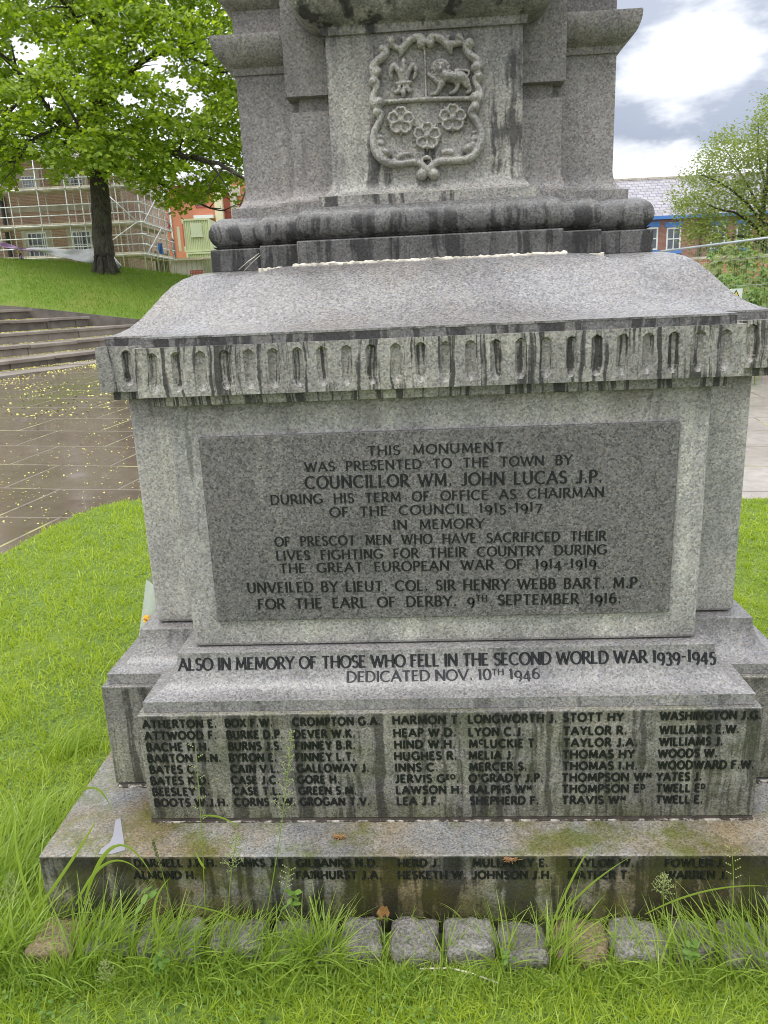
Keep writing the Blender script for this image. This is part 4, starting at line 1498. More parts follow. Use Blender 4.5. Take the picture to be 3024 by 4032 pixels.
TUFTS = [  # px, py of the root, blades, length range, spread, lean direction, label
    (40, 3700, 150, .10, .30, .055, None, 'dense tall grass clump at the far left of the kerb'),
    (250, 3620, 110, .10, .26, .045, 0.3, 'long grass clump hiding the left end of the setts'),
    (430, 3690, 170, .08, .26, .05, 0.5, 'thick leaning grass clump over the second and third setts from the left'),
    (640, 3720, 150, .07, .22, .05, 0.2, 'grass clump leaning right in front of the setts left of centre'),
    (860, 3770, 170, .06, .20, .065, 0.1, 'low matted grass clump below the leafy weed'),
    (1090, 3770, 120, .06, .18, .05, 0.4, 'ragged grass clump between the leafy weed and the tall tuft'),
    (1275, 3700, 90, .10, .24, .022, None, 'tall upright grass tuft growing between two setts left of centre'),
    (1330, 3800, 110, .05, .16, .05, 0.2, 'low grass clump at the foot of the tall upright tuft'),
    (1515, 3720, 26, .08, .19, .012, None, 'thin grass tuft in the gap by the dead leaf'),
    (1745, 3720, 40, .07, .17, .012, None, 'narrow grass tuft in the gap between two shiny setts'),
    (1968, 3740, 100, .07, .22, .018, None, 'bushy grass tuft between the pale and the dark sett'),
    (2172, 3760, 120, .08, .27, .022, 0.7, 'tall leaning grass tuft left of the brown rusty sett'),
    (2410, 3720, 60, .06, .17, .014, None, 'grass tuft in the gap right of the brown rusty sett'),
    (2480, 3800, 130, .06, .17, .06, 2.6, 'low grass clump leaning left at the right of the kerb'),
    (2650, 3740, 110, .08, .22, .04, 2.4, 'long grass tuft with pale stems at the right of the kerb'),
    (2850, 3720, 130, .10, .25, .05, 2.7, 'tall grass clump with seed heads near the right edge'),
    (3010, 3700, 110, .10, .26, .05, 2.6, 'long grass clump at the right edge of the photo'),
    (700, 3600, 40, .08, .18, .06, None, 'sparse grass tuft rising between plinth and setts at the left'),
    (2100, 3590, 60, .06, .14, .10, None, 'fine grass tuft between the plinth and the setts right of centre'),
    (2800, 3590, 60, .08, .18, .06, 2.8, 'thin grass tuft against the plinth at the right'),
    (130, 3300, 130, .10, .24, .09, 0.6, 'tall lawn grass clump beside the left corner of the plinth'),
    (250, 2960, 70, .06, .16, .06, 0.2, 'upright grass clump beside the left side of the plinth'),
    (30, 3480, 160, .10, .26, .09, 0.5, 'tall lawn grass clump at the left edge of the photo'),
]
for px, py, n_, l0, l1, sp_, az_, lab in TUFTS:
    zz = 0.0 if py > 3640 or px < 260 else 0.03
    c = on_z(px, py, zz)
    if py > 3640:
        c.y = min(c.y, -0.30 * S)
    root = empty('grass_tuft', (c.x, c.y, 0), lab, 'grass tuft', 'long grass tufts round the kerb and plinth')
    thin = 0.75 if 1480 < px < 2700 else 1.6 if px < 1300 else 1.0
    o = strip_mesh('blades', tuft_rows((c.x, c.y, 0.0), int(n_ * 1.3 * thin), l0, l1 * (1.05 if thin >= 1 else .95), 0.0026, 0.0066, sp_, az=az_, droop=0.38), M['grass_long'], root)
    tag(o, kind='stuff')

# a fringe of uncut grass in front of the setts, one mass
nfr = 13000
fx = rng.uniform(-1.35, 1.30, nfr)
fy = -0.318 * S - np.abs(rng.normal(0.0, 0.05, nfr)) - 0.01
keep = np.array([mnoise.noise(Vector((a * 5, b * 9, 7))) for a, b in zip(fx, fy)]) > -0.25
fb = np.stack([fx[keep], fy[keep], np.zeros(keep.sum())], 1)
nk = len(fb)
fade = np.clip(1.1 - (-0.318 * S - fb[:, 1]) / 0.16, 0.45, 1.0) * np.where(fb[:, 0] > -0.08, .62, 0.95)
rows = blades(fb, rng.gamma(8, 0.0095, nk) * fade, rng.uniform(.0026, .0056, nk), rng.uniform(.1, .7, nk), rng.uniform(0, 2 * PI, nk), 5, 0.5)
tag(strip_mesh('uncut_grass', rows, M['grass_long']), 'uncut longer grass fringe in front of the setts', 'grass', kind='stuff')
# scattered stalks pushing up through the joints behind the setts
nfr = 420
fx = rng.uniform(-1.15, 1.15, nfr)
fb = np.stack([fx, np.full(nfr, -0.172 * S) - rng.uniform(0.002, 0.012, nfr), np.full(nfr, 0.05)], 1)
rows = blades(fb, rng.uniform(.03, .10, nfr), rng.uniform(.0016, .003, nfr), rng.uniform(.1, .9, nfr), rng.uniform(PI, 2 * PI, nfr), 5, 0.5)
tag(strip_mesh('joint_grass', rows, M['grass_long']), 'thin grass growing along the joint between plinth and setts', 'grass', kind='stuff')


def curve_pts(p0, p1, p2, n=14):
    return [p0 * (1 - t) ** 2 + p1 * 2 * t * (1 - t) + p2 * t * t for t in [i / n for i in range(n + 1)]]


def broad_blade(mb, pts, w0, side=None):
    n = len(pts)
    L_, Rr, Cc = [], [], []
    for i, p in enumerate(pts):
        t = (pts[min(i + 1, n - 1)] - pts[max(i - 1, 0)]).normalized()
        s_ = side if side is not None else t.cross(Vector((0, 1, 0.2))).normalized()
        f = i / (n - 1)
        wd_ = w0 * min(1.0, 0.45 + f * 2.2) * (1 - f ** 3) * 0.5 + 0.0002
        L_.append(p - s_ * wd_)
        Rr.append(p + s_ * wd_)
        Cc.append(p + t.cross(s_) * wd_ * 0.35)
    vs = L_ + Cc + Rr
    mb.add(vs, [(i, n + i, n + i + 1, i + 1) for i in range(n - 1)] + [(n + i, 2 * n + i, 2 * n + i + 1, n + i + 1) for i in range(n - 1)])


def on_yp(px, py, yu):
    return on_y(px, py, yu * S)


# broad arching blades at the left corner
BB = [((120, 3620), (330, 3330), (380, 3225), -.36, .008, 'straight broad grass blade rising over the left corner of the plinth'),
      ((330, 3560), (440, 3150), (600, 3450), -.36, .010, 'broad grass blade arching over the pale grey patch on the plinth'),
      ((300, 3560), (420, 3290), (560, 3440), -.37, .008, 'lower broad blade arching right below the plinth edge'),
      ((260, 3200), (300, 2950), (325, 2830), -.05, .006, 'straight blade standing beside the left wing of the name block'),
      ((300, 3130), (390, 3050), (440, 3190), -.10, .008, 'broad blade bending over the plinth at its left edge'),
      ((150, 3650), (40, 3350), (60, 3200), -.38, .007, 'broad upright blade at the left edge of the photo'),
      ((2200, 3620), (2300, 3480), (2480, 3375), -.34, .007, 'long blade slanting up to the right across the plinth'),
      ((2150, 3700), (2260, 3420), (2330, 3330), -.36, .006, 'second slanting blade left of the long one on the plinth'),
      ((2540, 3600), (2780, 3470), (3030, 3490), -.34, .007, 'long low blade reaching to the right edge of the photo'),
      ((720, 3560), (960, 3600), (940, 3650), -.37, .006, 'flat blade lying across the left setts'),
      ((640, 3720), (560, 3560), (670, 3455), -.40, .007, 'blade curling up to a pale broad tip at the left setts'),
      ((840, 3720), (900, 3960), (1060, 3990), -.42, .003, 'long thin stalk lying forward over the lawn')]
for a, b, c, yu, w0, lab in BB:
    mb = MB()
    broad_blade(mb, curve_pts(on_yp(*a, yu), on_yp(b[0], b[1], yu - .02), on_yp(*c, yu)), w0)
    o = mb.build('arching_grass', M['grass_long'], smooth=True)
    tag(o, lab, 'grass', 'single long grass leaves round the plinth')


def seed_stalk(name, root, tip, bend, label, head, yu):
    t = empty(name, root, label, 'grass stalk', 'flowering grass stalks')
    mb = MB()
    pts = curve_pts(root, (root + tip) / 2 + Vector(bend), tip, 12)
    mb.tube(pts, [0.0013 - 0.0006 * i / 12 for i in range(13)], 6)
    mb.build('stalk', M['grass_long'], t)
    mb = MB()
    if head == 'spike':
        for i in range(26):
            p = pts[12].lerp(pts[9], i / 25)
            a = i * 2.4
            mb.ball(p + Vector((math.cos(a) * 0.0025, math.sin(a) * 0.0025, 0)), (0.0024, 0.0024, 0.0036), 6, 4)
    elif head == 'panicle':
        for i in range(11):
            f = i / 10
            p = pts[12].lerp(pts[7], f)
            for q in range(3):
                a = i * 1.3 + q * 2.1
                ln_ = 0.008 + 0.022 * f
                e = p + Vector((math.cos(a) * ln_, math.sin(a) * ln_, ln_ * 0.55))
                mb.tube([p, e], 0.0004, 4)
                for r_ in range(4):
                    g = p.lerp(e, 0.45 + 0.18 * r_) + Vector((rng.normal(0, .0016), rng.normal(0, .0016), rng.normal(0, .0016)))
                    mb.ball(g, (0.0012, 0.0012, 0.0021), 5, 4)
    else:
        for i in range(8):
            p = pts[12].lerp(pts[7], i / 7)
            a = 0 if i % 2 else PI
            e = p + Vector((math.cos(a) * 0.016, 0, 0.010))
            for r_ in range(3):
                mb.ball(p.lerp(e, 0.4 + 0.3 * r_), (0.0021, 0.0014, 0.0016), 5, 4)
    mb.build('seed_head', M['seed'] if head != 'spike' else M['deadspike'], t)
    return t


M['deadspike'] = plain('dark seed spike', (0.10, 0.11, 0.04), 0.7, var=0.3, scale=80)
for nm, a, b, bend, lab, head, yu in (
        ('plantain_stalk', (716, 3770), (600, 3305), (0.01, 0, 0.0), 'dark tipped plantain stalk leaning left in front of the plinth', 'spike', -.40),
        ('grass_stalk', (808, 3600), (770, 2945), (0.006, 0, 0), 'tall thin grass stalk rising in front of the second names column', 'bare', -.33),
        ('grass_stalk', (1050, 3600), (1148, 2885), (0.012, 0, 0), 'tallest flowering grass stalk with airy seed head between names columns', 'panicle', -.33),
        ('grass_stalk', (900, 3600), (935, 3290), (-.01, 0, 0), 'short flowering grass stalk with drooping airy head left of centre', 'panicle', -.32),
        ('grass_stalk', (1085, 3600), (1140, 3420), (.01, 0, 0), 'small flowering grass stalk before the plinth left of the leafy weed', 'rye', -.33),
        ('grass_stalk', (2880, 3620), (2882, 3345), (.008, 0, 0), 'upright rye grass stalk with alternate spikelets at the right', 'rye', -.34),
        ('grass_stalk', (2620, 3620), (2615, 3450), (-.008, 0, 0), 'short flowering grass stalk below the right hand plinth names', 'panicle', -.34),
        ('grass_stalk', (60, 3700), (40, 3440), (-.008, 0, 0), 'flowering grass stalk at the left edge of the photo', 'panicle', -.38),
        ('grass_stalk', (420, 3960), (410, 3790), (.01, 0, 0), 'pale flowering grass stalk in the front lawn at the left', 'panicle', -.44)):
    seed_stalk(nm, on_yp(*a, yu), on_yp(*b, yu), bend, lab, head, yu)
# leaf blade on the bare tall stalk
mb = MB()
broad_blade(mb, curve_pts(on_yp(797, 3212, -.33), on_yp(880, 3205, -.34), on_yp(946, 3262, -.34)), .007)
broad_blade(mb, curve_pts(on_yp(806, 3420, -.33), on_yp(790, 3400, -.34), on_yp(768, 3352, -.34)), .007)
tag(mb.build('arching_grass', M['grass_long'], smooth=True), 'bent leaf pair on the tall thin stalk before the names', 'grass', 'single long grass leaves round the plinth')


def weed(name, root, leaves, label, cat, leaf_size, mat='shrubleaf', stem_h=0.05):
    t = empty(name, root, label, cat)
    mb = MB()
    mb.tube([root, root + Vector((0.004, 0, stem_h))], 0.0014, 6)
    mb.build('stem', M['grass_long'], t)
    cs, nr, sp_, sz = [], [], [], []
    for i in range(leaves):
        cs.append(root + Vector((rng.normal(0, .006), rng.normal(0, .006), stem_h * rng.uniform(.35, 1.05))))
        a = rng.uniform(0, 2 * PI)
        nr.append((0.55 * math.cos(a), 0.55 * math.sin(a) - 0.25, 0.8))
        sp_.append(rng.uniform(0, 2 * PI))
        sz.append(leaf_size * rng.uniform(.6, 1.1))
    big_mesh('leaf', leaf_faces(np.array([tuple(c) for c in cs]), np.array(sz), OVAL, np.array(nr), np.array(sp_), 0.15), len(OVAL), M[mat], t)


weed('leafy_weed', on_yp(1150, 3590, -.31), 9, 'small broad leaved weed in front of the plinth left of centre', 'weed', .030, stem_h=.055)
weed('dandelion_leaves', on_yp(570, 3560, -.35), 6, 'broad pale green dock leaf at the plinth foot on the left', 'weed', .036, stem_h=.035)
weed('small_weed', on_yp(640, 3830, -.42), 26, 'feathery pale weed in the grass before the left setts', 'weed', .022, stem_h=.055)
weed('small_weed', on_yp(2720, 3790, -.38), 24, 'feathery pale weed in front of the right setts', 'weed', .022, stem_h=.05)
weed('small_weed', on_yp(2200, 3950, -.40), 9, 'flat pale clover leaves in the lawn below the rusty sett', 'weed', .022, stem_h=.012)
weed('small_weed', on_yp(1990, 3800, -.37), 14, 'tiny pale weed below the dark squarish sett', 'weed', .018, stem_h=.035)

# dead leaf, twigs, pale plinth patch, bouquet
mb = MB()
p = on_yp(1508, 3590, -.31)
g_ = []
for j in range(5):
    for i in range(5):
        u_, v_ = (i - 2) / 2, (j - 2) / 2
        g_.append(p + Vector((u_ * .017 * (1 - .4 * abs(v_)), 0.005 * math.sin(3 * u_), v_ * .016 + .006 * math.cos(4 * u_ + v_))))
mb.add(g_, [(j * 5 + i, j * 5 + i + 1, (j + 1) * 5 + i + 1, (j + 1) * 5 + i) for j in range(4) for i in range(4)])
tag(mb.build('dead_leaf', M['deadleaf'], smooth=True), 'crumpled brown dead leaf resting against the plinth above the setts', 'leaf')
mb = MB()
mb.tube([on_z(x, y, .02) for x, y in ((1650, 3815), (1770, 3812), (1850, 3830), (1960, 3870))], .0022, 6)
tag(mb.build('fallen_straw', M['mortar']), 'dry straw coloured stem lying below the shiny setts', 'stem')
mb = MB()
mb.tube([on_z(x, y, .025) for x, y in ((10, 3330), (60, 3280), (130, 3215))], .004, 6)
tag(mb.build('dark_twig', M['bark']), 'dark twig lying in the grass left of the plinth', 'twig')
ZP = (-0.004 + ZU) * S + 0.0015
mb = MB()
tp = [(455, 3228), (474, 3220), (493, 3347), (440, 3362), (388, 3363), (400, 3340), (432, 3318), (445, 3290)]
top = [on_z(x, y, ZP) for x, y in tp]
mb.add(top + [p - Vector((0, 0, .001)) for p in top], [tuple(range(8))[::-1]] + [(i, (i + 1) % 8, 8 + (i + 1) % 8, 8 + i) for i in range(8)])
tag(mb.build('plinth_patch', M['pale_patch']), 'pale grey patch standing in for wet bare stone on the left corner of the plinth', 'pale_patch')  # thin pale mesh laid on the slab, imitating a wet gleam on bare stone
for k, (px, py, n_, lab) in enumerate(((1338, 3296, 40, 'tangle of dry plant scraps on the plinth below the names'), (2008, 3385, 40, 'dry rootlets hanging over the plinth edge'))):
    mb = MB()
    c = on_z(px, py, ZP + .004) if k == 0 else on_yp(px, py, -.17)
    for i in range(n_):
        a, b = rng.uniform(0, 2 * PI), rng.uniform(-.5, .5)
        e = Vector((math.cos(a), 0.5 * math.sin(a), b * 0.8)) * rng.uniform(.006, .022)
        mb.tube([c + e * -0.6 + Vector((rng.normal(0, .006), 0, abs(rng.normal(0, .003)))), c + e], .0007, 4)
    tag(mb.build('dry_scraps', M['deadleaf']), lab, 'plant scraps')
mb = MB()
for a, b in (((960, 1068), (1025, 1005)), ((940, 1062), (1002, 1012)), ((948, 1055), (1020, 998))):
    mb.tube([on_yp(*a, .655), on_yp((a[0] + b[0]) / 2, (a[1] + b[1]) / 2 - 3, .63), on_yp(*b, .62)], .0011, 5)
tag(mb.build('dry_straws', M['mortar']), 'few dry straws caught under the left end of the pedestal', 'straw')
bq = empty('flower_bouquet', W(-1.28, 0.75, 0.0), 'cellophane wrapped bouquet with an orange flower propped behind the left side of the memorial', 'bouquet')
mb = MB()
tip, mouth = on_y(560, 2520, .62 * S), on_y(655, 2300, .62 * S)
ax = (mouth - tip).normalized()
s1 = ax.cross(Vector((0, 1, 0))).normalized()
s2 = ax.cross(s1)
vs, nseg = [], 14
for f, r in ((0, .012), (.5, .036), (1, .062)):
    for k in range(nseg):
        th = 2 * PI * k / nseg
        rr = r * (1 + .16 * math.sin(5 * th))
        vs.append(tip.lerp(mouth, f) + (s1 * math.cos(th) + s2 * math.sin(th)) * rr)
mb.add(vs, [(j * nseg + k, j * nseg + (k + 1) % nseg, (j + 1) * nseg + (k + 1) % nseg, (j + 1) * nseg + k) for j in range(2) for k in range(nseg)])
mb.build('wrapping', M['cellophane'], bq, smooth=True)
fl = on_y(582, 2437, .58 * S)
fc = np.array([tuple(fl + Vector((rng.normal(0, .012), rng.normal(0, .008), rng.normal(0, .014)))) for _ in range(26)])
big_mesh('flower', leaf_faces(fc, rng.uniform(.010, .020, 26), OVAL, rng.normal(0, 1, (26, 3)), rng.uniform(0, 6, 26), .3), len(OVAL), M['flower_orange'], bq)
mb = MB()
wq = [on_y(x, y, .66 * S) for x, y in ((607, 2400), (640, 2400), (640, 2250), (618, 2360))]
mb.add(wq, [(0, 1, 2, 3)])
mb.build('paper_sleeve', M['white_paint'], bq)

# fallen yellow blossom on the terrace and steps
npet = 1100
px_ = rng.uniform(-20, 620, npet * 3)
py_ = 1460 + rng.beta(1.0, 1.6, npet * 3) * 640
cen = []
for a, b in zip(px_, py_):
    q = on_z(a, b, 0.0)
    if q.y > 30 or q.y < 2:
        continue
    z = pave_z(q.x, q.y)
    q = on_z(a, b, z)
    z = pave_z(q.x, q.y)
    if mnoise.noise(Vector((q.x * .6, q.y * .6, 2))) < rng.uniform(-.55, .35):
        continue
    cen.append((q.x, q.y, z + .006))
cen = np.array(cen)[:npet]
ok = ~inside(LAWN, cen[:, 0], cen[:, 1])
cen = cen[ok]
stc = []
for L0, sh in STEP_EDGES:
    for _ in range(700):
        s_ = rng.uniform(-3, sh)
        o_ = abs(rng.normal(0, .25)) + .05
        q = L0 + sdir * s_ - sperp * o_
        stc.append((q.x, q.y, 0))
prev = None
pet2 = []
for k, (L0, sh) in enumerate(STEP_EDGES):
    zb = STEP_EDGES[k - 1][0].z + .014 if k else None
    for _ in range(900):
        s_ = rng.uniform(-4, sh)
        if k:
            # back of the tread below, against this riser
            o_ = -abs(rng.normal(0, .22)) + .03
            q = L0 + sdir * s_ + sperp * o_
            if (q - STEP_EDGES[k - 1][0]).dot(sperp) < .02:
                continue
            pet2.append((q.x, q.y, zb))
        else:
            o_ = -abs(rng.normal(0, .5)) + .03
            q = L0 + sdir * s_ + sperp * o_
            pet2.append((q.x, q.y, pave_z(q.x, q.y) + .012))
allp = np.concatenate([cen, np.array(pet2)])
na = len(allp)
dd = np.hypot(allp[:, 0] - CAM[0], allp[:, 1] - CAM[1])
nr = np.stack([rng.normal(0, .3, na), rng.normal(0, .3, na), np.ones(na)], 1)
tag(big_mesh('fallen_blossom', leaf_faces(allp, rng.uniform(.004, .010, na) * np.where(dd > 13, 2.2, 1.0), ROUND, nr, rng.uniform(0, 6, na)), 7, M['petals']),
    'yellow fallen tree blossom scattered over the paving and steps', 'blossom', kind='stuff')

# ------------------------------------------------------------------ trees
def limb(mb, pts, r0, r1, n=9, wob=0.0):
    k = len(pts)
    res, rad = [], []
    for i in range(k - 1):
        for j in range(4):
            t = (i + j / 4) / (k - 1)
            p0, p1, p2, p3 = pts[max(i - 1, 0)], pts[i], pts[i + 1], pts[min(i + 2, k - 1)]
            u = j / 4
            q = 0.5 * ((2 * p1) + (p2 - p0) * u + (2 * p0 - 5 * p1 + 4 * p2 - p3) * u * u + (3 * p1 - p0 - 3 * p2 + p3) * u ** 3)
            if wob:
                q = q + Vector((rng.normal(0, wob), rng.normal(0, wob), rng.normal(0, wob)))
            res.append(q)
            rad.append(r0 + (r1 - r0) * t)
    res.append(pts[-1])
    rad.append(r1)
    mb.tube(res, rad, n)
    return res


def bank_point(px, py):
    """where a pixel's ray meets the grass bank"""
    best = None
    for k in range(600):
        d_ = 21 + k * 0.02
        for _ in (0,):
            p = P(px, py, d_)
        # bank height on the column through px
        b = P(px, np.interp(px, [q[0] for q in BOT], [q[1] for q in BOT]), np.interp(px, [q[0] for q in BOT], [q[2] for q in BOT]))
        t_ = P(px, np.interp(px, [q[0] for q in TOPP], [q[1] for q in TOPP]), np.interp(px, [q[0] for q in TOPP], [q[2] for q in TOPP]))
        f = (p.y - b.y) / (t_.y - b.y)
        if 0 <= f <= 1:
            zz = b.z + (t_.z - b.z) * f + 0.30 * math.sin(PI * f)
            e = abs(zz - p.z)
            if best is None or e < best[0]:
                best = (e, Vector((p.x, p.y, zz)), d_)
    return best[1], best[2]


TB, TD = bank_point(415, 1072)
maple = empty('maple_tree', TB, 'large maple tree with dark trunk and spreading bright green crown on the grass bank', 'tree')
mb = MB()


def tp_(px, py, dd=0.0):
    return P(px, py, TD + dd)


tr = [TB + Vector((0, 0, -.25)), tp_(412, 1020), tp_(402, 900), tp_(394, 760), tp_(388, 640), tp_(378, 480, .2), tp_(384, 300, .4), tp_(398, 100, .4), tp_(405, -150, .5), tp_(400, -420, .5)]
limb(mb, tr[:2], .47, .385, 14)
limb(mb, tr[1:5], .40, .335, 14, .012)
limb(mb, tr[4:], .36, .10, 12, .02)
for k in range(7):          # root flare
    a = 2 * PI * k / 7 + .3
    mb.tube([TB + Vector((0.56 * math.cos(a), .56 * math.sin(a), -.18)), TB + Vector((.42 * math.cos(a), .42 * math.sin(a), .12)), TB + Vector((.30 * math.cos(a), .30 * math.sin(a), .6))], [.08, .10, .05], 8)
trunk = mb.build('trunk', M['bark'], maple, smooth=True)
LIMBS = [([(388, 650, 0), (330, 570, -.8), (250, 500, -1.6), (150, 380, -2.4), (60, 250, -3)], .19, .05),
         ([(396, 620, 0), (480, 560, -.5), (640, 590, -1.5), (760, 620, -2.2), (880, 655, -2.8), (980, 720, -3)], .18, .04),
         ([(392, 560, 0), (520, 500, .6), (700, 490, 1.0), (890, 500, 1.2)], .15, .04),
         ([(384, 430, .2), (480, 330, -.6), (560, 240, -1), (700, 205, -1.4), (860, 290, -1.8)], .15, .035),
         ([(380, 500, .2), (300, 420, .9), (210, 330, 1.3), (90, 300, 1.5), (-60, 260, 1.6)], .15, .04),
         ([(386, 330, .3), (520, 180, .5), (640, 60, .8), (780, 20, 1)], .15, .04),
         ([(395, 140, .4), (300, -20, -.6), (200, -100, -1.2)], .14, .04),
         ([(388, 600, 0), (360, 560, -1.5), (320, 520, -3.2), (300, 480, -4.6)], .13, .035),
         ([(386, 630, 0), (300, 580, .2), (240, 556, .3), (170, 540, .4)], .13, .04),
         ([(400, 650, 0), (500, 660, .8), (620, 720, 1.2), (760, 790, 1.5), (880, 830, 1.6)], .11, .025),
         ([(390, 250, .4), (330, 120, -1.8), (260, 20, -3.2), (200, -60, -4)], .13, .03),
         ([(250, 500, -1.6), (180, 520, -2.2), (100, 590, -2.6), (40, 680, -2.8)], .07, .02),
         ([(150, 380, -2.4), (60, 420, -3), (-40, 520, -3.4)], .07, .02),
         ([(640, 590, -1.5), (720, 560, -2), (830, 545, -2.4)], .07, .02)]
TIPS = []
for pts, r0, r1 in LIMBS:
    mb = MB()
    res = limb(mb, [tp_(*q) for q in pts], r0, r1, 8, .03)
    TIPS.append(res)
    for i in range(4, len(res), 2):
        dirv = (res[i] - res[i - 2]).normalized()
        for _ in range(2):
            e = res[i] + (dirv + Vector((rng.normal(0, .7), rng.normal(0, .7), rng.normal(.0, .45)))) * rng.uniform(.5, 1.4)
            mb.tube([res[i], (res[i] + e) / 2 + Vector((0, 0, .08)), e], [r1 * .8 + .008, r1 * .5 + .006, .006], 5)
    mb.build('branch', M['bark'], maple, smooth=True)

LOWX = [-400, -60, 0, 60, 100, 160, 210, 260, 320, 380, 430, 480, 540, 600, 660, 720, 780, 840, 900, 960, 1100]
LOWY = [780, 780, 760, 720, 640, 630, 755, 690, 660, 705, 725, 705, 730, 775, 825, 840, 780, 770, 830, 810, 790]
HOLES = [(105, 205, 70, 48), (60, 160, 30, 30), (610, 255, 62, 42), (700, 330, 55, 36), (770, 400, 45, 45), (500, 392, 50, 34), (195, 405, 36, 36), (90, 290, 26, 20), (720, 690, 42, 20), (370, 90, 24, 24),
         (60, 430, 22, 18), (640, 545, 18, 12), (120, 650, 50, 35), (300, 610, 22, 14), (480, 60, 20, 16)]


def in_hole(x, y, g=1.0):
    return any(((x - a) / (rx * g)) ** 2 + ((y - b) / (ry * g)) ** 2 < 1 for a, b, rx, ry in HOLES)


lc, ln_, ls, lr = [], [], [], []
nspray = 0
tries = 0
while nspray < 2300 and tries < 60000:
    tries += 1
    x = rng.uniform(-420, 1040)
    y = rng.uniform(-420, 850)
    if y > np.interp(x, LOWX, LOWY) - 18 or in_hole(x, y, 1.12):
        continue
    # bounded crown: further from the trunk axis the depth range shrinks
    rad_ = math.hypot((x - 400) / 760, (y - 120) / 760)
    if rad_ > 1.05:
        continue
    dep = 5.2 * math.sqrt(max(0.05, 1.1 - rad_ ** 2))
    dd = rng.uniform(-dep, dep * .55)
    if mnoise.noise(Vector((x * .008, y * .010, dd * .35))) < rng.uniform(-.9, -.12):
        continue
    nspray += 1
    c = P(x, y, TD + dd)
    # a drooping layered spray
    a = rng.uniform(0, 2 * PI)
    fwd = Vector((math.cos(a), math.sin(a), -.35)).normalized()
    sid = Vector((-math.sin(a), math.cos(a), 0))
    nl = int(rng.uniform(26, 46))
    for _ in range(nl):
        u_, v_ = rng.uniform(-.75, .75), rng.normal(0, .30)
        q = c + fwd * u_ + sid * v_ + Vector((0, 0, -.30 * u_ * u_ - .35 * v_ * v_ + rng.normal(0, .09)))
        lc.append(tuple(q))
        ln_.append((fwd.x * .55 + rng.normal(0, .38), fwd.y * .55 + rng.normal(0, .38) - .25, .75 + rng.normal(0, .25)))
        ls.append(rng.uniform(.10, .17))
        lr.append(rng.uniform(0, 2 * PI))
lc = np.array(lc)
# keep the sky gaps open
v = (lc - CAM) @ RM
lx, ly = 1512 + FPX * v[:, 0] / v[:, 1], 2016 - FPX * v[:, 2] / v[:, 1]
kp = np.array([not in_hole(a, b, .80) or rng.uniform() < .10 for a, b in zip(lx, ly)])
kp &= ly < np.interp(lx, LOWX, LOWY) + 24
lc, ln_, ls, lr = lc[kp], np.array(ln_)[kp], np.array(ls)[kp], np.array(lr)[kp]
big_mesh('crown', leaf_faces(lc, ls, MAPLE, ln_, lr, .25), len(MAPLE), M['maple'], maple)

# the pale tree at the right, in front of the brick house
RT = P(3010, 1120, 29.0)
RT.z = 0.0
ptree = empty('pale_tree', RT, 'airy pale green young tree in front of the slate roofed brick house', 'tree')
mb = MB()
limb(mb, [RT, P(3010, 1000, 29), P(3000, 880, 29), P(3020, 700, 29), P(3040, 480, 29)], .16, .04, 10, .01)
mb.build('trunk', M['bark'], ptree, smooth=True)
for pts in ([(3005, 940, 0), (2960, 880, -.4), (2900, 840, -.8), (2820, 820, -1.2), (2740, 780, -1.4)], [(3005, 960, 0), (2930, 930, -.5), (2850, 940, -.9), (2760, 930, -1.2)],
            [(3005, 860, 0), (2960, 760, .3), (2900, 660, .5), (2850, 580, .6)], [(3020, 760, 0), (2990, 620, -.3), (2985, 480, -.5)], [(3010, 900, 0), (3080, 800, -.4), (3160, 700, -.6)],
            [(3005, 880, 0), (2940, 800, -.6), (2840, 720, -.9), (2760, 690, -1)]):
    mb = MB()
    limb(mb, [P(a, b, 29 + c_) for a, b, c_ in pts], .07, .012, 6, .015)
    mb.build('branch', M['bark'], ptree, smooth=True)
OUT = [(3010, 375), (2950, 480), (2870, 500), (2800, 560), (2745, 630), (2690, 700), (2652, 745), (2660, 820), (2690, 900), (2715, 960), (2740, 1010), (2860, 1040), (3000, 1050), (3120, 1050), (3330, 900), (3350, 600), (3200, 400)]
OUT = np.array(OUT, float)
lc, ln_, ls, lr = [], [], [], []
n_ = 0
while n_ < 1250:
    x, y = rng.uniform(2640, 3340), rng.uniform(360, 1055)
    if not inside(OUT, np.array([x]), np.array([y]))[0]:
        continue
    if mnoise.noise(Vector((x * .014, y * .014, 5))) < rng.uniform(-.7, .02):
        continue
    n_ += 1
    c = P(x, y, 29 + rng.uniform(-2.2, 1.8))
    for _ in range(int(rng.uniform(16, 34))):
        lc.append((c.x + rng.normal(0, .20), c.y + rng.normal(0, .2), c.z + rng.normal(0, .15)))
        ln_.append((rng.normal(0, .6), rng.normal(-.3, .5), .8))
        ls.append(rng.uniform(.05, .095))
        lr.append(rng.uniform(0, 6.28))
big_mesh('crown', leaf_faces(np.array(lc), np.array(ls), MAPLE, np.array(ln_), np.array(lr), .2), len(MAPLE), M['lightleaf'], ptree)

# ------------------------------------------------------------------ far buildings
RH = Vector((RM[0, 0], RM[1, 0], 0)).normalized()


